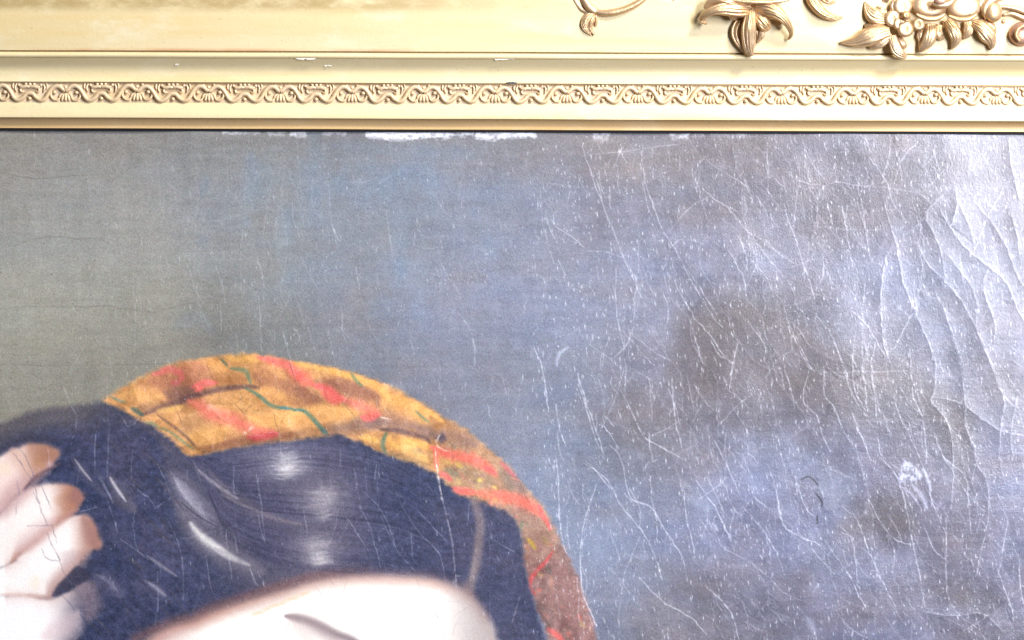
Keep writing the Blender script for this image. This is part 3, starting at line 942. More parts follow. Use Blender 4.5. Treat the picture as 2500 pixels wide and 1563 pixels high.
stroke(Mc((200, 1392), (262, 1402), (350, 1432), (450, 1482), (545, 1520), (640, 1600)), 12, c255(130, 112, 118), .8, soft=.95)
stroke(Mc((215, 1395), (300, 1425), (390, 1475), (470, 1530)), 20, c255(176, 156, 158), .6, soft=.9)
stroke(Mc((240, 1440), (300, 1490), (340, 1560)), 22, c255(228, 214, 208), .6, soft=.9)
for i in range(26):
    u = i / 25
    xx, yy = 20 + 270 * u, 1385 - 110 * u + random.uniform(-6, 6)
    stroke(Mc((xx, yy + 8), (xx + 14, yy - 6), (xx + 26, yy + 4), (xx + 34, yy - 8)), 2.2, c255(240, 204, 170), .45, soft=.9, n=3)

# --- hand
Hc = tr(0, 1050, 2.947)
fing = {
    5: ([(-160, 300), (0, 190), (60, 152), (120, 128), (220, 100), (330, 108), (405, 132), (428, 172), (400, 225), (330, 285), (250, 335), (170, 420), (90, 500), (0, 590), (-160, 700)], (120, 330)),
    6: ([(-160, 720), (0, 596), (80, 510), (170, 440), (260, 400), (340, 384), (430, 384), (520, 402), (585, 450), (600, 500), (560, 560), (500, 620), (400, 680), (330, 740), (220, 830), (140, 890), (92, 950), (0, 1000), (-160, 1050)], (330, 540)),
    7: ([(-160, 1050), (0, 990), (90, 948), (150, 880), (250, 800), (350, 710), (440, 650), (530, 616), (610, 608), (662, 640), (690, 700), (712, 770), (738, 822), (715, 855), (640, 875), (560, 960), (480, 1050), (400, 1130), (362, 1200), (300, 1210), (0, 1200), (-160, 1200)], (470, 690)),
    4: ([(-160, 1190), (0, 1192), (200, 1188), (370, 1215), (450, 1180), (530, 1142), (620, 1095), (672, 1090), (705, 1160), (716, 1250), (690, 1350), (625, 1425), (560, 1512), (500, 1640), (420, 2200), (-160, 2200)], (300, 680)),
}
for lb, (pts, (xa, xb)) in fing.items():
    w, m, sd = region(Hc(*pts), soft=7, n=4, rag=2.5)
    if lb == 4:
        m = m * (1 - .85 * sstep(-70, 34, X[w] - 218 + .35 * (Y[w] - 1460)))
    u = (X[w] * 2.947 - xa) / (xb - xa)
    v = (Y[w] - 1050) * 2.947
    k = np.clip(u, 0, 1)
    k = k * k * (3 - 2 * k)
    tipc = {5: (172, 124, 104), 6: (178, 122, 100), 7: (184, 136, 120), 4: (150, 134, 142)}[lb]
    basec = {5: (244, 222, 214), 6: (252, 242, 236), 7: (253, 246, 242), 4: (254, 248, 246)}[lb]
    fc = c255(*basec) * (1 - k[..., None]) + c255(*tipc) * k[..., None]
    ed = np.exp(-np.clip(sd, 0, 99) / 13) * (X[w] > 12)
    fc = fc * (1 - .42 * ed[..., None]) + c255(190, 150, 140) * .42 * ed[..., None]
    fc = fc + 0.012 * BR[w][..., None]
    C[w] = C[w] * (1 - m[..., None]) + fc * m[..., None]
    LBL[w][m > 0.5] = lb
# shading along the undersides and creases
for pts, wd, col, al in (
    ([(360, 250), (240, 330), (160, 410), (80, 490), (0, 570), (-100, 660)], 30, (204, 168, 166), .75),
    ([(430, 240), (320, 300), (250, 345), (170, 430)], 6, (112, 84, 92), .7),
    ([(560, 570), (480, 620), (390, 675), (320, 735), (220, 820), (130, 885), (85, 950)], 13, (196, 146, 132), .7),
    ([(380, 650), (300, 720), (200, 800), (120, 860)], 26, (222, 196, 194), .6),
    ([(640, 870), (560, 950), (480, 1040), (400, 1120), (350, 1190)], 24, (186, 150, 144), .7),
    ([(190, 1185), (300, 1205), (380, 1210)], 7, (196, 160, 152), .6),
    ([(0, 1180), (150, 1185), (300, 1205)], 4, (226, 196, 184), .6),
    ([(220, 120), (270, 180), (300, 240)], 34, (184, 134, 104), .45),
    ([(240, 260), (300, 260)], 26, (198, 146, 104), .4),
    ([(90, 150), (150, 220), (200, 320)], 24, (220, 184, 164), .6),
    ([(0, 260), (60, 300)], 22, (244, 226, 200), .6),
    ([(480, 460), (470, 560)], 30, (186, 134, 106), .45),
    ([(540, 440), (560, 520)], 26, (150, 108, 110), .5),
    ([(600, 640), (660, 760), (700, 840)], 22, (160, 116, 110), .55),
    ([(520, 880), (470, 970)], 24, (206, 184, 184), .5),
    ([(260, 1060), (250, 1140)], 18, (250, 232, 212), .5),
    ([(560, 1100), (620, 1160), (660, 1260), (640, 1340)], 30, (150, 130, 140), .6),
    ([(330, 1480), (480, 1420), (560, 1330)], 34, (226, 204, 204), .6),
):
    stroke(Hc(*pts), wd, c255(*col), al, soft=.9)
w, m, sd = region(Hc((372, 1196), (420, 1112), (482, 1050), (562, 978), (648, 1060), (540, 1128), (452, 1176)), soft=4)
put(w, c255(60, 58, 80), m * .85)
LBL[w][m > 0.5] = 2

# --- headscarf
scarf = [(251, 977), (275, 963), (320, 935), (374, 908), (433, 886), (492, 874), (541, 869), (610, 864), (664, 872), (728, 884), (797, 894), (846, 906), (905, 923), (964, 950), (1023, 980), (1072, 1012), (1141, 1051), (1180, 1085), (1219, 1115), (1254, 1154), (1288, 1194),
         (1313, 1223), (1337, 1253), (1352, 1287), (1367, 1321), (1382, 1351), (1406, 1400), (1426, 1454), (1445, 1508), (1462, 1580), (1480, 1800), (1380, 1800), (1345, 1600), (1330, 1540), (1313, 1490), (1295, 1434), (1280, 1375), (1274, 1312), (1254, 1262), (1209, 1236), (1141, 1215), (1111, 1199), (1067, 1160), (1023, 1137), (954, 1112), (895, 1087), (846, 1066), (820, 1061),
         (760, 1070), (698, 1075), (600, 1087), (511, 1104), (467, 1114), (442, 1096), (413, 1069), (374, 1041), (339, 1026), (300, 1002)]
w, m, sd = region(scarf, soft=8, n=2, rag=7)
far = sstep(1000, 1300, X[w])
low = sstep(1270, 1420, Y[w]) * sstep(1200, 1260, X[w])
sc_ = c255(208, 154, 98) * (1 - far[..., None]) + c255(176, 140, 118) * far[..., None]
sc_ = sc_ * (1 - low[..., None]) + c255(158, 122, 116) * low[..., None]
sc_ = sc_ + .10 * BR[w][..., None] * np.array([1, .9, .8]) + .09 * vnoise(34, 22, 61, 3)[w][..., None] * np.array([1, 1.1, 1.0]) + .03 * CL[w][..., None]
C[w] = C[w] * (1 - m[..., None]) + sc_ * m[..., None]
LBL[w][m > 0.5] = 1
SCARF_W, SCARF_M = w, m
keep = C.copy()
Sx = tr(240, 850, 4.838)
M2 = tr(720, 870, 4.32)
OR, BRN, RED, COR, GRN, YEL = (234, 180, 110), (156, 106, 76), (226, 112, 108), (238, 128, 110), (84, 120, 102), (240, 196, 112)
for f, pts, wd, col, al in (
    # folds and shade
    (Sx, [(560, 480), (850, 430), (1050, 440), (1300, 370)], 46, (168, 108, 82), .85),
    (Sx, [(1000, 250), (1150, 240), (1260, 250)], 22, (178, 116, 84), .8),
    (Sx, [(1900, 280), (2150, 360), (2419, 470)], 34, (172, 116, 84), .8),
    (Sx, [(1500, 1120), (1900, 1060), (2300, 1010)], 20, (168, 116, 84), .7),
    (M2, [(380, 300), (600, 340), (820, 410)], 26, (160, 108, 84), .85),
    (M2, [(0, 520), (250, 500), (520, 520)], 22, (176, 122, 80), .7),
    (Sx, [(800, 540), (950, 560), (1100, 500)], 24, (128, 92, 84), .7),
    (Sx, [(1350, 380), (1600, 380), (1740, 370)], 20, (172, 116, 70), .8),
    (Sx, [(1850, 330), (2100, 430), (2419, 520)], 24, (164, 110, 80), .75),
    (Sx, [(1850, 250), (2050, 290), (2250, 330)], 22, (196, 138, 86), .6),
    (Sx, [(500, 790), (640, 740), (780, 690), (930, 640), (1080, 580), (1280, 520), (1480, 480), (1750, 455), (1900, 470)], 9, (112, 80, 76), .85),
    (Sx, [(480, 700), (600, 690), (760, 640)], 16, (140, 100, 80), .6),
    (Sx, [(1000, 880), (1200, 860), (1250, 920), (1000, 970)], 26, (192, 146, 104), .6),
    (Sx, [(1200, 1190), (1500, 1150), (1800, 1090), (2150, 1060), (2419, 1000)], 12, (150, 100, 74), .75),
    (Sx, [(1550, 700), (1750, 680), (1850, 740)], 26, (206, 156, 92), .5),
    (M2, [(0, 480), (200, 480), (400, 470), (620, 500)], 22, (166, 114, 76), .75),
    (M2, [(0, 350), (120, 400), (250, 470)], 18, (156, 104, 82), .7),
    (M2, [(200, 280), (420, 310), (620, 350), (850, 420), (880, 500)], 22, (158, 106, 82), .8),
    (M2, [(300, 790), (500, 750), (700, 720), (900, 700)], 22, (138, 106, 96), .8),
    (M2, [(0, 830), (160, 810), (380, 770)], 14, (160, 116, 80), .7),
    (M2, [(780, 720), (950, 690), (1150, 700), (1350, 770), (1480, 860)], 24, (140, 110, 104), .85),
    (M2, [(900, 770), (1060, 780), (1230, 830), (1380, 870), (1430, 920)], 8, (96, 70, 76), .75),
    (M2, [(950, 620), (1100, 600), (1200, 680)], 24, (176, 126, 92), .7),
    (M2, [(1500, 820), (1700, 870), (1900, 930)], 24, (152, 120, 112), .7),
    (M2, [(1520, 860), (1580, 870)], 13, (86, 78, 100), .8),
    (M2, [(760, 940), (860, 980), (900, 1000)], 18, (176, 132, 84), .7),
    (M2, [(1000, 1010), (1150, 1080), (1400, 1150)], 12, (168, 138, 96), .7),
    (M2, [(1240, 990), (1330, 1020)], 11, (140, 116, 112), .7),
    (M2, [(1600, 1230), (1800, 1270), (2050, 1330)], 32, (170, 146, 122), .7),
    (Q, [(640, 170), (700, 260), (760, 330)], 20, (146, 122, 118), .7),
    (Q, [(700, 490), (860, 620), (960, 720), (1030, 760)], 34, (166, 130, 116), .6),
    (Q, [(1040, 760), (1120, 850), (1180, 1000)], 22, (138, 110, 112), .6),
    (Q, [(1000, 900), (1080, 1100), (1150, 1300), (1200, 1500)], 34, (164, 126, 124), .5),
    (Q, [(860, 1240), (920, 1340), (950, 1400)], 26, (106, 84, 84), .6),
    (Q, [(620, 470), (700, 480), (720, 560)], 20, (176, 138, 122), .6),
    # lit orange
    (Sx, [(420, 520), (520, 540), (650, 560), (760, 580)], 22, OR, .75),
    (Sx, [(240, 560), (330, 580)], 9, (222, 172, 104), .7),
    (Sx, [(60, 640), (200, 660)], 8, (206, 150, 94), .7),
    (Sx, [(1290, 180), (1400, 190), (1500, 260)], 14, (218, 160, 92), .7),
    (Sx, [(1520, 120), (1700, 120), (1880, 150)], 12, (226, 176, 96), .8),
    (Sx, [(700, 740), (860, 720), (1000, 690)], 9, YEL, .6),
    (Sx, [(1090, 1060), (1300, 1020), (1500, 970)], 22, OR, .8),
    (Sx, [(1800, 830), (1950, 880), (2100, 840), (2300, 800), (2419, 790)], 20, OR, .85),
    (Sx, [(1900, 500), (2050, 520), (2200, 580)], 15, OR, .75),
    (Sx, [(2150, 260), (2050, 220), (2200, 350)], 12, OR, .5),
    (M2, [(-20, 70), (300, 130), (560, 200), (750, 270), (900, 350), (1000, 440), (1200, 500), (1400, 580), (1560, 690)], 12, (232, 178, 96), .85),
    (M2, [(930, 480), (1100, 520), (1300, 620), (1400, 690)], 20, (226, 170, 98), .8),
    (M2, [(-20, 600), (200, 570), (420, 560), (640, 580)], 14, OR, .85),
    (M2, [(300, 650), (480, 640), (640, 610)], 16, OR, .75),
    (M2, [(0, 690), (140, 660), (200, 740)], 14, (216, 160, 92), .7),
    (M2, [(690, 850), (800, 870), (880, 910)], 10, YEL, .85),
    (M2, [(990, 860), (1040, 930), (1150, 900), (1300, 920), (1430, 960)], 13, (238, 184, 102), .85),
    (M2, [(1060, 960), (1200, 980), (1340, 1060), (1400, 1110)], 12, (234, 196, 120), .7),
    (M2, [(1570, 1100), (1680, 1120), (1760, 1170)], 10, (226, 192, 110), .8),
    (M2, [(1930, 1310), (2000, 1300)], 6, (236, 210, 96), .9),
    (M2, [(2080, 1380), (2130, 1390)], 5, (236, 204, 104), .9),
    (Q, [(775, 700), (810, 740), (845, 790)], 6, (204, 172, 76), .85),
    (Q, [(900, 690), (950, 760)], 7, (170, 144, 96), .6),
    # red checks
    (Sx, [(640, 310), (740, 280), (830, 250), (960, 290), (1000, 370)], 11, (214, 108, 106), .8),
    (Sx, [(860, 390), (920, 410), (980, 360)], 8, (212, 112, 112), .7),
    (Sx, [(1120, 460), (1250, 420), (1390, 410)], 11, RED, .85),
    (Sx, [(1150, 510), (1240, 470)], 6, (232, 110, 104), .8),
    (Sx, [(1080, 630), (1200, 680), (1300, 770), (1460, 810), (1620, 850), (1720, 920), (1860, 980), (2060, 990)], 17, (232, 128, 110), .85),
    (Sx, [(1230, 600), (1300, 700), (1420, 740)], 8, (238, 158, 140), .5),
    (Sx, [(1760, 1050), (1950, 1050), (2120, 1010)], 11, (206, 84, 88), .85),
    (Sx, [(1900, 110), (2080, 150), (2230, 190), (2300, 280), (2400, 380)], 13, (230, 112, 104), .85),
    (M2, [(-20, 160), (80, 230), (180, 290)], 17, (236, 116, 104), .8),
    (M2, [(200, 310), (330, 340), (430, 420), (520, 460)], 12, (230, 102, 98), .85),
    (M2, [(280, 380), (400, 470), (480, 480)], 10, (226, 104, 96), .75),
    (M2, [(520, 460), (650, 510), (800, 570), (900, 610)], 13, (224, 124, 110), .75),
    (M2, [(700, 640), (780, 650), (880, 620)], 11, (232, 106, 104), .85),
    (M2, [(1440, 960), (1600, 1030), (1800, 1070), (2000, 1150), (2120, 1250)], 13, (236, 120, 104), .9),
    (M2, [(1480, 960), (1490, 1080), (1490, 1180)], 8, (238, 128, 106), .8),
    (M2, [(1510, 1230), (1580, 1260), (1650, 1310)], 9, (232, 112, 110), .85),
    (M2, [(1640, 1390), (1760, 1440)], 9, (204, 84, 98), .8),
    (Q, [(200, 320), (290, 330), (360, 340)], 11, (240, 112, 104), .9),
    (Q, [(360, 330), (480, 360), (600, 390), (640, 410)], 13, (238, 128, 104), .85),
    (Q, [(520, 340), (620, 370), (740, 410), (840, 470), (870, 510)], 15, COR, .95),
    (Q, [(870, 440), (900, 520), (940, 580), (960, 630)], 7, (232, 108, 104), .85),
    (Q, [(430, 130), (520, 180)], 7, (228, 112, 112), .8),
    (Q, [(560, 90), (640, 170), (710, 240)], 6, (214, 116, 122), .75),
    (Q, [(980, 800), (920, 890), (850, 960), (800, 1040), (800, 1100), (840, 1150)], 6, (218, 92, 92), .85),
    (Q, [(940, 1420), (1010, 1470), (1070, 1540)], 9, (224, 104, 100), .85),
    (Q, [(720, 660), (735, 670)], 4, (206, 92, 92), .8),
    # green stripes
    (Sx, [(1440, 120), (1480, 165), (1530, 215)], 4.5, (74, 104, 84), .9),
    (Sx, [(1560, 240), (1660, 250), (1740, 275), (1770, 330), (1800, 420)], 8.5, (98, 122, 92), .9),
    (Sx, [(1730, 470), (1830, 520), (1930, 590), (2010, 660), (2110, 700), (2230, 710), (2419, 745)], 6.5, (84, 126, 108), .95),
    (Sx, [(2140, 700), (2260, 715)], 4, (70, 128, 156), .8),
    (Sx, [(130, 570), (240, 620), (330, 645)], 4.5, (110, 142, 130), .8),
    (Sx, [(390, 710), (460, 750), (530, 800)], 9, (66, 92, 86), .9),
    (Sx, [(550, 880), (640, 900), (700, 930)], 7, (120, 146, 118), .85),
    (Sx, [(700, 930), (830, 980), (930, 1050), (1060, 1150), (1140, 1200)], 6, (124, 134, 104), .8),
    (M2, [(-20, 570), (80, 570), (170, 640), (260, 740), (320, 800), (350, 830)], 7.5, (76, 120, 108), .95),
    (M2, [(280, 780), (340, 830)], 8, (60, 96, 108), .7),
    (M2, [(590, 170), (640, 250), (720, 325)], 5.5, (100, 128, 96), .9),
    (M2, [(1270, 570), (1340, 640), (1420, 700)], 5, (110, 132, 100), .85),
    (M2, [(970, 800), (935, 880), (930, 960), (970, 1040)], 7.5, (96, 132, 110), .9),
    (M2, [(1600, 1180), (1700, 1260)], 10, (140, 144, 124), .5),
    (Q, [(740, 560), (720, 620), (690, 760)], 8, (118, 126, 108), .8),
    (Q, [(930, 920), (960, 980)], 7, (104, 104, 96), .6),
    (Q, [(560, 160), (620, 250), (650, 320)], 12, (142, 132, 120), .5),
    # strands crossing the left fold
    (Sx, [(690, 780), (820, 880), (960, 980), (1080, 1090), (1170, 1190)], 4.2, (132, 98, 80), .85),
    (Sx, [(560, 930), (760, 1050), (920, 1150), (1080, 1250)], 5, (170, 126, 92), .7),
    (Sx, [(620, 1000), (800, 1130), (960, 1260)], 6, (110, 88, 100), .7),
):
    gr = col[1] > col[0]
    stroke(f(*pts), wd * (1.15 if wd > 12 else .82 if gr else 1.0), c255(*col), al * (.85 if gr else 1), soft=.95 if wd > 12 else .75, tex=.5, relief=0.10)
for i in range(90):                         # broken dabs of paint down the tail
    u = random.random()
    x0_, y0_ = 1090 + 330 * u ** 1.1 + random.gauss(0, 26), 1120 + 430 * u ** 1.35 + random.gauss(0, 26)
    c_ = random.choice(((228, 118, 104), (206, 150, 120), (190, 128, 118), (150, 138, 120), (222, 190, 120), (170, 128, 122)))
    stroke([(x0_, y0_), (x0_ + random.uniform(4, 14), y0_ + random.uniform(4, 20))], random.uniform(3, 7), c255(*c_), random.uniform(.25, .6), soft=.9, tex=.5, relief=.15)
edge_ = (1 - SCARF_M)[..., None]
C[SCARF_W] = C[SCARF_W] * (1 - edge_) + keep[SCARF_W] * edge_
blob(*Sx((1800, 950))[0], 9, 4, c255(250, 226, 206), .95, -0.7)
blob(*Sx((1730, 1000))[0], 5, 3, c255(250, 226, 206), .9, 0.5)
blob(*Sx((1320, 690))[0], 6, 10, c255(240, 190, 170), .6, 0.3)

# soften the brushwork of the figure and let its edges melt a little
for _ in range(1):
    B_l = C.copy()
    B_l[1:-1] = (C[:-2] + 2 * C[1:-1] + C[2:]) / 4
    B_l[:, 1:-1] = (B_l[:, :-2] + 2 * B_l[:, 1:-1] + B_l[:, 2:]) / 4
    C[:] = B_l
unpainted = C.copy()
for i in range(120):                        # faint individual hairs
    x0_, y0_ = random.uniform(250, 1150), random.uniform(1080, 1420)
    L_ = random.uniform(40, 130)
    an = 0.75 if x0_ < 560 else (0.15 if x0_ < 850 else 0.9)
    an += random.uniform(-.2, .2)
    g_ = random.uniform(60, 110)
    stroke([(x0_, y0_), (x0_ + L_ * .5 * math.cos(an), y0_ + L_ * .5 * math.sin(an) - 4), (x0_ + L_ * math.cos(an), y0_ + L_ * math.sin(an))], random.uniform(1.5, 3.5), c255(g_, g_ - 2, g_ + 26), .25, soft=.9)
for i in range(230):                        # strands that sweep from the parting over to the right
    v_ = random.random()
    g_ = random.uniform(36, 118)
    o_ = random.uniform(-14, 14)
    pp = [(472 + o_, 1104 + abs(o_)), (560, 1118 + v_ * 190 + o_), (680, 1098 + v_ * 270 + o_), (800, 1100 + v_ * 285 + o_), (960, 1135 + v_ * 262 + o_), (1080, 1215 + v_ * 200)]
    k0 = random.choice((0, 0, 1, 1, 2))
    k1 = random.choice((4, 5, 6))
    stroke(pp[k0:k1], random.uniform(1.5, 3.6), c255(g_, g_ * .97, g_ * .98 + 28), random.uniform(.08, .26), soft=.95, n=6)
for cx, cy, a, b, col, al in ((195, 640, 130, 74, (140, 136, 152), .6), (225, 655, 70, 40, (186, 182, 186), .6), (330, 745, 150, 60, (104, 98, 114), .5), (385, 815, 110, 84, (140, 134, 146), .6), (400, 800, 56, 36, (176, 170, 176), .5),
                              (330, 960, 120, 60, (100, 94, 110), .5), (350, 1060, 115, 84, (134, 128, 140), .6), (365, 1040, 60, 30, (172, 166, 172), .5), (370, 1110, 56, 26, (196, 190, 194), .6)):
    blob(*Mc((cx, cy))[0], a / 2.03 * 1.1, b / 2.03 * 1.1, c255(*col), al, -.06, tex=.35)
for i in range(60):                         # brown and blue glints through the hair by the hand
    x0_, y0_ = random.uniform(120, 460), random.uniform(1060, 1520)
    an = .95 + random.gauss(0, .15)
    L_ = random.uniform(30, 110)
    c_ = random.choice(((92, 82, 92), (78, 82, 118), (104, 98, 114), (66, 62, 84)))
    stroke([(x0_, y0_), (x0_ + L_ * .5 * math.cos(an) + 4, y0_ + L_ * .5 * math.sin(an) - 3), (x0_ + L_ * math.cos(an) + 12, y0_ + L_ * math.sin(an))], random.uniform(2, 6), c255(*c_), random.uniform(.2, .45), soft=.95)
for cx, cy, a, b, n_, hi in ((195, 640, 85, 60, 34, (206, 202, 204)), (205, 665, 60, 26, 16, (226, 222, 222)), (375, 800, 85, 60, 30, (168, 162, 170)), (385, 890, 60, 26, 12, (184, 178, 182)), (345, 1040, 90, 46, 26, (170, 164, 172)), (375, 1105, 60, 34, 20, (204, 198, 200))):
    for i in range(n_):
        yy = cy + random.gauss(0, b * .55)
        xx = cx + random.gauss(0, a * .22)
        ln = a * random.uniform(.25, .7)
        stroke(Mc((xx - ln, yy + 2), (xx, yy + 3), (xx + ln, yy - 5)), random.uniform(1.6, 3.8), c255(*hi), random.uniform(.10, .32), soft=.95)
for f, pts, wd, col, al in (                # crisp lights laid over the blended hair
    (Lc, [(945, 930), (1000, 1000), (1080, 1060), (1170, 1110), (1240, 1140)], 9, (190, 186, 190), .7),
    (Lc, [(960, 950), (1020, 1015), (1090, 1055)], 5, (222, 219, 217), .75),
    (Lc, [(875, 715), (920, 790), (985, 870), (1040, 930)], 11, (158, 154, 168), .6),
    (Lc, [(860, 700), (900, 770), (950, 830)], 4, (176, 173, 186), .6),
    (Lc, [(985, 665), (1040, 715), (1100, 760), (1180, 810)], 5, (166, 160, 170), .6),
    (Lc, [(1100, 790), (1250, 860), (1400, 915), (1500, 935)], 5, (140, 130, 138), .5),
    (Lc, [(545, 702), (580, 760), (625, 825)], 4, (198, 194, 202), .75),
    (Lc, [(370, 612), (410, 668), (455, 722)], 3, (180, 176, 186), .7),
    (Lc, [(730, 1092), (800, 1140), (880, 1196)], 4, (140, 136, 152), .6),
    (Lc, [(740, 1225), (790, 1262), (825, 1292)], 5, (160, 156, 172), .6),
    (Lc, [(480, 1185), (540, 1222), (585, 1270)], 5, (140, 138, 160), .5),
    (Lc, [(900, 830), (990, 900), (1080, 950)], 3, (62, 58, 78), .7),
):
    stroke(f(*pts), wd, c255(*col), al, soft=.85, tex=.3, n=8)
C[:] = np.where((LBL == 2)[..., None], C, unpainted)
mot = vnoise(9, 9, 71, 3)
C += (.05 * mot * (LBL == 1) + .035 * mot * (LBL == 2))[..., None] * np.array([1, 1, 1.1])
# --- paint loss along the top edge
LOSS = []
for a, b, yy, al in ((940, 1000, 50, .8), (1000, 1095, 52, .5), (1130, 1205, 54, .6), (1225, 1290, 62, .75), (1360, 1462, 52, .7), (1550, 1640, 68, .95), (1620, 1760, 74, 1), (1740, 1900, 68, 1), (1880, 1995, 58, .85), (2010, 2130, 74, 1), (2110, 2265, 66, .95)):
    LOSS.append((a / 1.728, b / 1.728, 300 + yy / 1.728, al))
for a, b, yy, al in ((105, 190, 92, .6), (530, 615, 92, .65), (650, 700, 80, .3), (740, 830, 76, .3), (880, 930, 78, .4)):
    LOSS.append((1400 + a / 2.199, 1400 + b / 2.199, 300 + yy / 2.199, al))
LID = [0, 0, 1, 2, 3, 4, 4, 4, 4, 5, 5, 6, 7, 8, 9, 10]
rg = vnoise(11, 5, 31, 3)
for li, (a, b, yy, al) in enumerate(LOSS):
    w = window(np.array([[a - 8, 308], [b + 8, yy + 8]]), 1)
    mm = sstep(-5, 3, np.minimum(X[w] - a, b - X[w]) + 9 * rg[w]) * (1 - sstep(yy - 5, yy + 3, Y[w] + 11 * rg[w]))
    mm = mm * np.clip(.75 + .9 * rg[w], .1, 1) * al
    put(w, c255(236, 238, 246), mm)
    H[w] += -0.5 * mm
    LBL[w][mm > 0.5] = 20 + LID[li]

# --- age cracks
cr = []


def crs(f, txt, a=.5, wd=1.5, tilt=0.0, col=None):
    for line in txt.split(';'):
        v = [float(q) for q in line.replace(',', ' ').split()]
        if len(v) >= 4:
            cr.append((f(*zip(v[0::2], v[1::2])), a, wd, tilt, col))


crs(R1, '40 100 70 190 110 310 170 470 230 620 280 750 340 880 390 990; 370 120 370 230 395 350 430 450 480 580 560 700 620 830 700 960 760 1060 800 1100; 690 350 760 410 830 460 890 530 950 600 1010 680 1090 780 1170 880 1205 1000;'
    '1130 430 1150 510 1190 620 1220 720 1260 830 1300 960; 550 870 600 960 660 1060 740 1150 800 1240 850 1290; 830 680 880 770 920 850 930 960; 880 600 920 690 940 790; 1150 1060 1190 1170 1230 1250 1265 1319; 1300 1030 1370 1120 1410 1210 1440 1310;'
    '620 800 700 920 770 1030; 1500 1010 1570 1080 1620 1160 1690 1280; 1440 440 1470 600 1500 780; 1530 260 1530 350 1550 440 1570 560 1590 720; 1550 790 1560 900 1550 1000; 1340 700 1340 820 1300 900; 230 780 230 1000 270 1200; 480 900 510 1010 490 1110', .5, 1.3, 0.12)
crs(R1, '680 180 800 260 900 320 980 390 1030 470 1050 540; 1210 220 1210 330 1195 430 1180 540; 1230 100 1260 180 1300 250 1360 310; 1310 560 1305 450 1330 360 1400 320 1520 335 1660 345 1780 365 1870 370 1940 310 1990 250; 1320 560 1450 570 1580 575 1650 570 1700 530;'
    '1410 220 1410 320; 1940 110 1930 180 1870 240; 0 700 150 690 280 730; 500 600 620 460 740 390; 30 180 300 150 560 115; 200 1130 170 1220 150 1319', .36, 1.2)
crs(R1, '1580 180 1650 270 1690 340 1710 420 1750 480 1790 530; 1700 90 1690 200 1660 290; 1840 110 1780 170 1740 260 1720 330; 2140 150 2120 290; 1850 460 1865 560 1850 650; 1880 740 1870 830 1900 930; 1820 1020 1780 1100 1720 1210; 2330 320 2270 420 2210 540 2150 700', .5, 1.4, 0.25)
crs(R1, '1670 430 1700 540 1730 640 1750 740 1770 850 1810 960 1860 1070 1910 1190 1950 1310; 1720 650 1680 730 1660 830 1650 950 1655 1060 1665 1180 1700 1290; 1990 380 1940 430 1890 490 1930 580 1970 680 1990 790 2000 860;'
    '1850 660 1890 740 1960 820 2030 890 2090 970 2150 1080 2200 1200 2250 1300; 1960 450 2010 540 2070 630 2150 710 2240 780 2310 840 2350 920 2390 1010 2430 1090; 2050 340 2060 430 2040 520 2020 560; 2050 390 2090 480 2130 560 2150 650;'
    '2000 700 2080 800 2140 890 2170 990 2160 1090; 2230 780 2200 860 2220 960 2260 1080 2260 1200; 2340 70 2345 200 2380 350 2410 480; 2150 420 2250 540 2330 680 2370 800 2430 900; 2350 480 2380 600 2400 740; 1940 900 1990 1010 2030 1120 2070 1230', .55, 1.5, 0.8)
crs(R2, '20 190 30 250 90 450 130 560; 230 260 290 380 350 500 450 560 560 620; 490 210 500 370 520 480 545 570; 600 0 630 100 650 150; 680 20 720 90 790 135; 820 30 790 140 775 270; 1100 0 1150 100 1180 170; 1290 10 1330 130 1370 260 1420 350;'
    '1050 170 1080 270 1100 360; 1240 150 1245 290 1290 350 1330 450 1380 540; 1170 170 1140 320 1210 400 1240 500 1280 580; 1395 0 1385 170 1400 280 1450 370; 1430 30 1440 200 1460 370; 1500 30 1480 160 1500 330 1505 410; 1670 60 1680 200 1690 310 1730 400 1750 560 1750 640;'
    '1510 510 1530 600 1600 690 1640 800 1670 960 1700 1100 1730 1250 1745 1350; 1700 560 1760 720 1780 820 1850 980; 1740 950 1790 1060 1850 1110; 1590 300 1620 400 1700 560; 1380 380 1420 480 1480 620; 1790 500 1850 620 1940 690 1960 810 1970 980;'
    '960 640 1000 740 1020 860 1050 950 1130 1000 1230 1040; 1250 1020 1320 1120 1390 1230 1440 1330 1470 1390; 1330 850 1400 900 1440 1000 1480 1100 1530 1210 1600 1350; 1330 950 1380 1010 1400 1110 1410 1250; 50 630 170 720 240 850 340 970 410 1110 440 1210;'
    '180 540 240 620 280 800 380 850 470 990 540 1100 560 1200; 550 770 560 900 590 1020 600 1110; 610 720 700 850 760 970 790 1050; 840 850 930 950 1010 1080 1040 1170; 330 1200 430 1310 580 1400 660 1480; 650 1240 740 1320 790 1390 820 1512;'
    '380 700 390 820 410 900 415 1010; 1470 820 1540 950 1610 1020 1690 1040; 1850 900 1850 1200 1860 1290; 2100 1140 2150 1280 2190 1400; 2215 1100 2220 1250 2238 1330; 1100 700 1150 850 1200 900; 700 520 760 640 830 800; 2160 900 2130 1080 2110 1200', .55, 1.5, 0.25)
crs(R2, '1750 0 1800 130 1790 280 1780 330 1850 420 1880 520 1885 700 1870 860; 1880 0 1920 130 1940 290 1950 450 1990 560 2000 640 2050 720 2060 880 2020 1090 2000 1200; 2020 0 2060 110 2110 240 2140 330 2120 450 2115 600 2140 740; 2200 300 2170 500 2190 640;'
    '1780 305 1900 325 1960 360 2040 420 2120 470 2238 500; 1740 1370 1880 1390 2030 1380 2150 1480', .45, 1.4, 0.8)
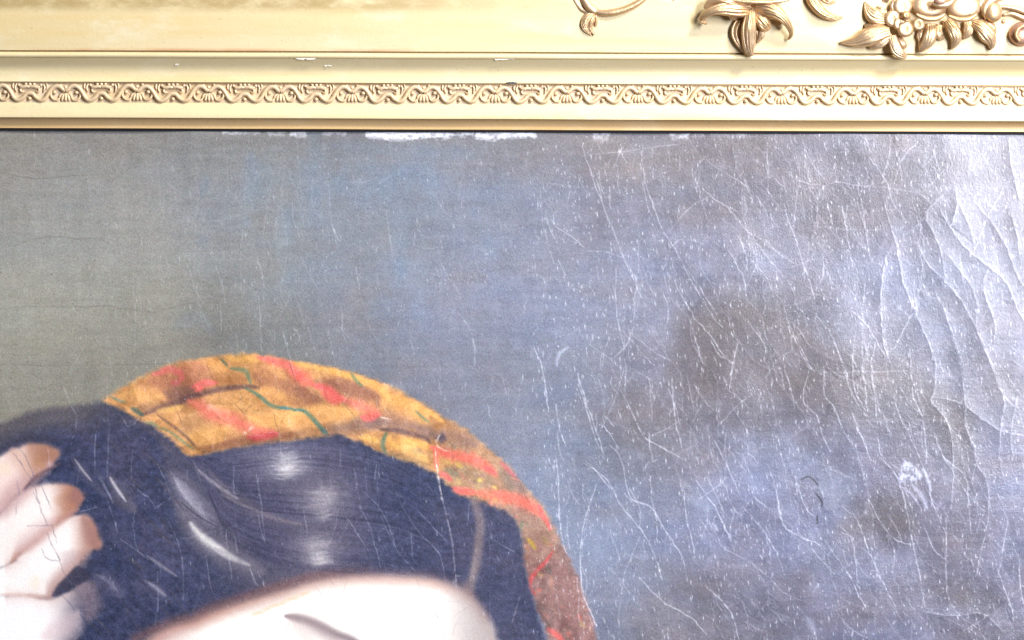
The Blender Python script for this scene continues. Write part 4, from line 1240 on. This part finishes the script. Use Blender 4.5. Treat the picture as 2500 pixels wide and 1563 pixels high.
crs(R2, '620 900 730 1040 870 1120 970 1200 1050 1280 1180 1330; 90 790 60 950 40 1080 40 1260 75 1350 115 1440 125 1512; 300 0 400 80 500 130; 330 1000 250 1200 220 1420; 250 170 200 330 120 500; 700 470 800 360 900 280; 1230 180 1450 180 1700 170', .36, 1.3)
crs(BLc, '1055 40 1040 200 1030 380 1015 550 1020 700 1030 850; 1250 60 1260 200 1280 370; 1560 70 1545 170 1505 290 1510 400 1520 560 1515 720; 2050 80 2080 250 2110 420 2130 590; 1190 250 1190 380 1210 480 1205 600 1185 690 1195 750 1250 810; 1385 250 1400 400 1430 550;'
    '840 280 825 430 825 640 850 840; 2280 280 2290 430 2330 560; 1480 200 1505 260; 560 640 570 800 565 980; 690 200 690 420; 1150 240 1120 400 1100 560', .30, 1.2, 0.1)
crs(BLc, '1080 560 1100 620 1115 700; 910 600 940 700 950 760; 1090 730 1100 870 1105 980; 930 760 935 880; 1440 780 1445 870 1460 930; 1930 800 1970 850 2000 930 2000 1020; 1500 610 1520 720; 1235 330 1240 420 1270 490; 1395 420 1430 500; 683 660 685 710; 1750 460 1745 520; 1630 380 1655 560; 1190 870 1220 985; 1385 870 1383 900; 1160 880 1158 930; 1250 870 1270 930', .6, 1.4)
crs(BLc, '60 520 120 495 230 480 330 490 420 490 460 510; 0 785 150 775 300 778 440 775 570 790 650 800 740 775 850 755; 0 210 150 235 280 225 500 215; 0 1020 300 1025 700 1015; 620 100 750 115 900 105', .42, 1.3, 0, (96, 92, 84))
crs(BLc, '1520 260 1640 210; 1740 225 1900 200; 930 160 1060 130; 960 370 1240 365 1400 380; 1320 890 1560 860; 1040 380 880 420; 500 560 900 550', .26, 1.1)
crs(Mc, '1540 340 1560 470 1590 550; 1540 590 1555 750 1560 930 1590 1080; 1650 180 1660 240 1750 500 1770 580; 1430 50 1470 150 1495 300 1505 380; 1690 620 1780 720 1831 780; 1740 740 1680 930 1660 1080 1665 1200 1680 1290 1730 1420 1755 1512; 1130 20 1140 90 1135 150; 1200 340 1225 440; 1780 450 1831 520; 1770 390 1831 450; 960 220 970 300', .6, 1.5, 0.15)
crs(Mc, '190 0 230 150 275 310; 480 330 540 420 580 500; 100 480 160 480 170 520; 940 560 950 640; 520 270 480 340; 650 300 660 380; 120 100 160 260', .45, 1.3)
crs(Mc, '50 680 65 780 75 820 95 1030; 560 840 610 930 640 1040 670 1150; 500 900 560 990 610 1070; 740 770 790 870 870 990 960 1080 990 1200; 580 770 650 840 700 920 730 1000 760 1080 840 1170; 940 560 960 740 1000 900 1030 1080 1045 1250; 850 870 930 950 1000 1020; 290 860 305 990; 540 660 550 760; 650 620 640 740; 1110 820 1100 940; 1150 960 1240 1020 1330 1070; 820 960 830 1110; 1240 1080 1260 1120; 170 520 180 680; 470 560 470 650; 1290 400 1290 400; 20 1150 50 1240; 60 1170 100 1260', .5, 1.4)
crs(Lc, '280 160 310 240 350 340 380 420 350 540; 540 460 530 700; 475 460 470 680; 660 560 650 700 680 760 740 810 770 850; 850 800 770 860; 780 640 820 720 845 790; 500 700 560 830; 530 800 580 970; 840 920 890 1050 910 1170 910 1310; 1120 960 1140 1120 1150 1210; 1160 980 1180 1100; 1280 700 1290 800; 1160 650 1160 770 1180 815; 1270 860 1300 980 1315 1030; 780 1160 785 1330 770 1440; 1020 1090 1050 1260; 240 560 250 690; 670 870 660 960 690 1080; 540 100 560 200; 820 100 870 200; 600 400 640 450 690 410; 380 880 480 850; 600 1010 740 1110; 1240 1160 1280 1240', .5, 1.4)
crs(Sx, '900 690 950 800 1000 920; 1300 650 1450 660 1610 660; 1610 650 1720 780; 1620 650 1760 540; 1720 780 1840 640; 2060 760 2110 930 2150 1060; 1270 140 1360 380; 2230 130 2300 300 2390 600; 800 330 870 620; 1430 500 1450 640; 1380 800 1540 900; 2130 900 2230 780; 1900 330 1910 500', .5, 1.3, 0, (132, 88, 66))
crs(M2, '480 480 540 530 640 670 700 860; 540 480 610 370; 960 560 1040 430; 870 400 890 610; 20 300 60 450', .5, 1.3, 0, (140, 96, 74))
crs(M2, '1530 830 1490 900 1520 960 1640 1000; 900 640 1020 665; 1480 1000 1500 1200 1550 1512', .75, 2.0, 0, (250, 236, 224))
crs(Hc, '90 160 140 230 190 310 240 370; 130 125 180 190 230 300 250 360; 250 410 270 500 300 590 340 690; 340 740 370 820 430 940 450 1010; 370 680 410 810; 450 1010 520 1130 590 1220', .5, 1.6, 0, (104, 96, 114))
crs(Hc, '285 385 330 480 370 580; 480 1060 560 1150 610 1290 690 1400; 440 1180 540 1310; 120 370 135 480; 240 450 290 560; 200 690 380 690; 120 520 110 610; 300 860 340 930 430 940; 480 1220 540 1300', .5, 1.4, 0, (120, 112, 136))
crs(Q, '5 30 60 240 120 480 180 740 200 960 230 1170; 205 1110 200 1010 240 1000; 270 1290 200 1400 170 1480; 0 1250 80 1360 110 1500; 270 1360 290 1490; 110 1200 270 1220 380 1280; 720 1150 650 1380; 1000 1130 1040 1340', .5, 1.4, 0, (190, 180, 186))
crs(Mc, '0 1300 200 1240; 420 1210 440 1240; 840 1190 880 1290 940 1370 980 1490; 500 1210 480 1300; 220 1400 200 1470; 340 1230 380 1290; 1140 1320 1030 1400', .3, 1.2, 0, (150, 130, 130))

white_crack = c255(236, 238, 248)
for pts, a, wd, tl, col in cr:
    p = spline(pts, 5)
    p = p + np.random.default_rng(int(p[0, 0] * 7 + p[0, 1])).normal(0, 0.9, p.shape)
    w, d, s, t = dist(p, 110 if tl else 6)
    ww = wd * (0.55 + 0.45 * np.sin(np.pi * np.clip(t, 0, 1)))
    brk = np.clip(.75 + .9 * BR[w], .1, 1.15) * (1.0 if p[:, 0].min() > 1300 or col is not None else .62 if p[:, 1].min() > 1000 else .5)
    k = a * np.exp(-(d / ww) ** 2) * brk
    put(w, c255(*col) if col else white_crack, np.clip(k * 1.05, 0, 1))
    if col is None:
        H[w] += (0.22 if tl < .5 else 0.3) * k
        if tl:
            fade = np.sin(np.pi * np.clip(t, 0.02, .98)) ** .5
            H[w] += tl * (1.8 if tl > .5 else .7) * fade * np.exp(-d / 32)
    else:
        H[w] -= 0.3 * k

def craquelure(sx, sy, seed, lean):
    """edge distance (pixels) and two random numbers per paint island, islands drawn out along the leaning weave"""
    wx_ = X + 22 * vnoise(120, 120, seed + 1, 2) + 7 * vnoise(30, 30, seed + 2, 2) - lean * (Y - 900)
    wy_ = Y + 26 * vnoise(120, 120, seed + 3, 2)
    u, v = wx_ / sx, wy_ / sy
    iu, iv = np.floor(u).astype(int), np.floor(v).astype(int)
    u0, v0 = iu.min() - 2, iv.min() - 2
    g = np.random.default_rng(seed)
    sh = (iv.max() - v0 + 4, iu.max() - u0 + 4)
    jx, jy, q1, q2 = g.random(sh), g.random(sh), g.random(sh), g.random(sh)
    f1 = np.full(X.shape, 99.0); f2 = np.full(X.shape, 99.0)
    z = lambda: np.zeros(X.shape)
    r1, r2, cu, cv_, eu, ev = z(), z(), z(), z(), z(), z()
    for a in (-1, 0, 1):
        for b in (-1, 0, 1):
            ci, cj = iv + b - v0, iu + a - u0
            du, dv = iu + a + jx[ci, cj] - u, iv + b + jy[ci, cj] - v
            dd = du * du + dv * dv
            n1 = dd < f1
            n2 = ~n1 & (dd < f2)
            f2 = np.where(n1, f1, np.where(n2, dd, f2))
            eu = np.where(n1, cu, np.where(n2, du, eu)); ev = np.where(n1, cv_, np.where(n2, dv, ev))
            f1 = np.where(n1, dd, f1)
            r1 = np.where(n1, q1[ci, cj], r1); r2 = np.where(n1, q2[ci, cj], r2)
            cu = np.where(n1, du, cu); cv_ = np.where(n1, dv, cv_)
    gu, gv = (eu - cu) / sx, (ev - cv_) / sy
    gm = 2 * np.sqrt(gu * gu + gv * gv) + 1e-6
    up_ = 2 * np.abs(gu) / gm                   # 1 on upright edges, 0 on level ones
    return (f2 - f1) / gm, r1, r2, -cu * sx, -cv_ * sy, up_


for sx_, sy_, sd_, ln_, al_, tl_ in ((78, 150, 201, .30, .50, .0045), (36, 62, 231, .34, .30, .0015)):
    e_, r1_, r2_, lx, ly, up_ = craquelure(sx_, sy_, sd_, ln_)
    gate = sstep(-.25, .35, vnoise(90, 140, sd_ + 9, 3) + .25 * right - .05)
    zone = (.32 + .68 * right) if sd_ == 201 else right
    skin = np.where((LBL >= 3) & (LBL < 10), .25, 1.0)
    k = FINE * al_ * np.exp(-(e_ / 1.0) ** 2) * gate * zone * (.3 + .7 * up_) * np.clip(.7 + .8 * BR, .1, 1.1) * skin
    C[:] = C * (1 - k[..., None] * .8) + white_crack * k[..., None] * .8
    C += (.07 * (r1_ - .5) * (LBL == 1) + .05 * (r2_ - .5) * right * (LBL == 0))[..., None] * np.array([1.0, .95, .9])
    H += .12 * k + .05 * al_ * np.exp(-e_ / 7) * zone * gate
    H += tl_ * sstep(0, 13, e_) * right * ((r1_ - .5) * 2 * lx + (r2_ - .5) * ly)
# finer cracks that follow the same drift: upright at the left, leaning at the right
rs_ = random.Random(5)
for i in range(420):
    x0_ = rs_.uniform(450, 2500) if i < 320 else rs_.uniform(0, 2500)
    y0_ = rs_.uniform(330, 1540)
    lean = 0.05 + 0.45 * max(0, min(1, (x0_ - 1200) / 900)) * (1 if y0_ > 700 else .5)
    L_ = rs_.uniform(18, 110)
    ang = math.pi / 2 - lean + rs_.gauss(0, .22)
    if rs_.random() < .10:
        ang += math.pi / 2.4
    q = []
    for j in range(6):
        q.append((x0_, y0_))
        ang += rs_.gauss(0, .16)
        x0_ += L_ / 5 * math.cos(ang)
        y0_ += L_ / 5 * math.sin(ang)
    p = spline(q, 3)
    w, d, s, t = dist(p, 6)
    if 0 in d.shape:
        continue
    k = (1.0 if x0_ > 1350 else .4) * rs_.uniform(.2, .55) * np.exp(-(d / 1.25) ** 2) * np.clip(.8 + .7 * BR[w], .1, 1.1)
    put(w, white_crack, k * .85)
    H[w] += .15 * k

# thread slubs: short upright ridges in the weave, their glints painted in pale
for i in range(7500):
    r = rs_.random()
    x0_ = 2510 * (r ** .62)
    y0_ = rs_.uniform(328, 1570)
    if x0_ < 1300 and rs_.random() < .6 or (x0_ < 1250 and y0_ > 1000 and rs_.random() < .5):
        continue
    L_ = rs_.choice((1.2, 1.6, 2.2, 3, 4.5, 6))
    wd = rs_.uniform(.75, 1.2)
    w = window(np.array([[x0_ - 4, y0_ - L_ - 3], [x0_ + 4, y0_ + L_ + 3]]), 0)
    lean = .12 * (y0_ - Y[w])
    k = np.exp(-((X[w] - x0_ + lean) / wd) ** 2 - ((Y[w] - y0_) / L_) ** 2)
    st = rs_.uniform(.2, .95)
    put(w, c255(240, 242, 250), k * st * (.85 if x0_ > 1300 else .55))
    H[w] += k * st * .22
for i in range(1500):
    x0_, y0_ = rs_.uniform(0, 2500), rs_.uniform(330, 1570)
    w = window(np.array([[x0_ - 4, y0_ - 4], [x0_ + 4, y0_ + 4]]), 0)
    k = np.exp(-(((X[w] - x0_) / 1.6) ** 2 + ((Y[w] - y0_) / 1.5) ** 2))
    put(w, c255(70, 66, 74), k * rs_.uniform(.15, .5) * (LBL[w] < 3))

# flakes and the mended hole at the right
ISO = vnoise(7, 10, 91, 2)
w, m, sd = region(R2((1635, 615), (1665, 622), (1700, 660), (1735, 700), (1700, 715), (1660, 722), (1618, 745)), soft=5, n=2, rag=4)
put(w, c255(200, 204, 224), m * .8 * np.clip(.8 + 1.5 * ISO[w], 0, 1)); H[w] += m * .3
for pts, wd, al in (([(1680, 740), (1730, 800), (1755, 860)], 7, .6), ([(1735, 660), (1760, 720), (1775, 770)], 5, .6), ([(1620, 745), (1680, 790), (1720, 850)], 4, .5), ([(690, 930), (720, 970)], 5, .5), ([(1160, 1400), (1200, 1480)], 10, .35)):
    stroke(R2(*pts), wd, c255(206, 210, 230), al * .9, soft=.9, tex=.5, relief=.2)
stroke(Mc((1600, 58), (1562, 85), (1545, 120), (1545, 155)), 5, c255(190, 198, 216), .6, soft=.9, tex=.6, relief=.5)
for pts in ([(1130, 715), (1172, 700), (1216, 742)], [(1200, 780), (1222, 806), (1236, 832), (1232, 852)], [(1213, 890), (1210, 935)]):
    stroke(R2(*pts), 2.2, c255(36, 34, 48), .9, soft=.5)
w, m, sd = region(R2((1205, 690), (1260, 650), (1330, 680), (1400, 720), (1390, 800), (1330, 850), (1250, 870), (1225, 800)), soft=6, n=3, rag=6)
put(w, c255(126, 130, 150), m * .35); H[w] += m * .5
for i in range(70):
    x0_, y0_ = BLc((rs_.gauss(1950, 70), rs_.gauss(655, 22)))[0]
    stroke([(x0_, y0_), (x0_ + rs_.uniform(-2, 2), y0_ + rs_.uniform(2, 6))], 1.4, c255(205, 202, 210), rs_.uniform(.15, .5), relief=.3)

# canvas relief: slack undulation, weave, brush ridges
H += 5.0 * vnoise(260, 300, 51, 2) + 0.35 * sstep(1500, 2300, X) * vnoise(70, 110, 52, 2) + 0.16 * vnoise(34, 60, 53, 2) * (.25 + .75 * right)
H += 0.10 * BRH + 0.05 * WH * (.5 + .5 * right) * FINE
skin_ = np.where((LBL >= 3) & (LBL < 10), .35, 1.0)
C += ((0.026 * WH + 0.016 * rng.normal(0, 1, (NY, NX))) * skin_ * FINE)[..., None] + rng.normal(0, .012, (NY, NX, 3)) * (skin_ * FINE)[..., None]
C = np.clip(C, 0.01, 0.985)

GAIN = 0.80                       # display value of a white card -> reflectance of the pigment
LIN = srgb2lin(C)
ALB = np.clip(LIN * GAIN * (1 + 0.25 * LIN), 0.002, 0.92)


def paint_material():
    m, nt, b = nodes_of('varnished_oil_paint')
    at = nt.nodes.new('ShaderNodeAttribute')
    at.attribute_name = 'pigment'
    v = mapped(nt, (1, 1, 1))
    fine = noise(nt, v, 2600, 3, .7)
    c = mix(nt, at.outputs['Color'], (0.02, 0.02, 0.03, 1), ramp(nt, fine, .60, .82))
    nt.links.new(c, b.inputs['Base Color'])
    b.inputs['Roughness'].default_value = 0.48
    b.inputs['Specular IOR Level'].default_value = 0.5
    b.inputs['Coat Weight'].default_value = 1.0
    b.inputs['Coat Roughness'].default_value = 0.22
    # weave threads: fine upright and level grain
    th = noise(nt, mapped(nt, (1, 1, 0.28)), 2300, 3, .65)
    tw = noise(nt, mapped(nt, (0.28, 1, 1)), 2300, 3, .65)
    a2 = nt.nodes.new('ShaderNodeMath'); a2.operation = 'ADD'
    nt.links.new(th, a2.inputs[0]); nt.links.new(tw, a2.inputs[1])
    bp = nt.nodes.new('ShaderNodeBump')
    bp.inputs['Strength'].default_value = 0.45
    bp.inputs['Distance'].default_value = 0.00016
    nt.links.new(a2.outputs[0], bp.inputs['Height'])
    nt.links.new(bp.outputs[0], b.inputs['Normal'])
    nt.links.new(bp.outputs[0], b.inputs['Coat Normal'])
    return m


M_PAINT = paint_material()
PO = (0.0, 0.0, (CY - 2100) * S)
painting = empty('oil_painting', PO, 'cracked oil painting of a dark haired figure in an orange tartan headscarf', 'painting')
VX = ((X - CX) * S).ravel()
VZ = ((CY - Y) * S - PO[2]).ravel()
VY = (-H * S).ravel()
VY = VY - VY.mean()
lbl = LBL.ravel()
RGBA = np.ones((NX * NY, 4), dtype=np.float32)
RGBA[:, :3] = ALB.reshape(-1, 3)
jj, ii = np.meshgrid(np.arange(NY - 1), np.arange(NX - 1), indexing='ij')
v00 = (jj * NX + ii).ravel()
quads = np.stack([v00, v00 + NX, v00 + NX + 1, v00 + 1], 1)
qlab = lbl[v00]


def sheet(name, sel, parent, label):
    q = quads[sel]
    used, inv = np.unique(q, return_inverse=True)
    q = inv.reshape(-1, 4)
    me = bpy.data.meshes.new(name)
    me.vertices.add(len(used))
    me.vertices.foreach_set('co', np.stack([VX[used], VY[used], VZ[used]], 1).astype(np.float32).ravel())
    me.loops.add(q.size)
    me.loops.foreach_set('vertex_index', q.astype(np.int32).ravel())
    me.polygons.add(len(q))
    me.polygons.foreach_set('loop_start', np.arange(0, q.size, 4, dtype=np.int32))
    me.update(calc_edges=True)
    me.shade_smooth()
    at = me.color_attributes.new('pigment', 'FLOAT_COLOR', 'POINT')
    at.data.foreach_set('color', RGBA[used].ravel())
    me.materials.append(M_PAINT)
    o = bpy.data.objects.new(name, me)
    link(o, parent)
    if label:
        o['label'] = label
    return o


for k in sorted(set(LID)):                  # specks too small for a part stay background
    if (qlab == 20 + k).sum() <= 12:
        qlab[qlab == 20 + k] = 0
sheet('painted_background', qlab == 0, painting, 'grey green to slate background paint, glossy and cracked at the right')
sheet('painted_headscarf', qlab == 1, painting, 'orange headscarf with red checks and thin green stripes')
sheet('painted_hair', qlab == 2, painting, 'blue black combed hair with pale sheen')
sheet('painted_forehead', qlab == 3, painting, 'pale forehead with the start of an eyebrow')
hand = sheet('painted_hand', qlab == 4, painting, 'pale hand resting against the hair at the lower left')
sheet('painted_finger', qlab == 5, hand, 'uppermost finger, brown at the tip')
sheet('painted_finger', qlab == 6, hand, 'middle finger of the three, white with a brown tip')
sheet('painted_finger', qlab == 7, hand, 'lowest of the three spread fingers')
for k in sorted(set(LID)):
    if (qlab == 20 + k).sum() > 12:
        sheet('paint_loss', qlab == 20 + k, painting, None)
    else:
        pass

bb = MB()
a0, a1, c0, c1 = (GX[0] - CX) * S, (GX[-1] - CX) * S, (CY - 2100) * S, (CY - 290) * S
ft, bt, e = 0.0020, 0.0075, 0.0012
bb.add([(a0, ft, c0), (a1, ft, c0), (a1, ft, c1), (a0, ft, c1), (a0 + e, bt, c0 + e), (a1 - e, bt, c0 + e), (a1 - e, bt, c1 - e), (a0 + e, bt, c1 - e)],
       [(0, 1, 2, 3), (4, 5, 6, 7), (0, 1, 5, 4), (1, 2, 6, 5), (2, 3, 7, 6), (3, 0, 4, 7)])
bb.build('stretcher_panel', M_WOOD, painting, PO, smooth=False)
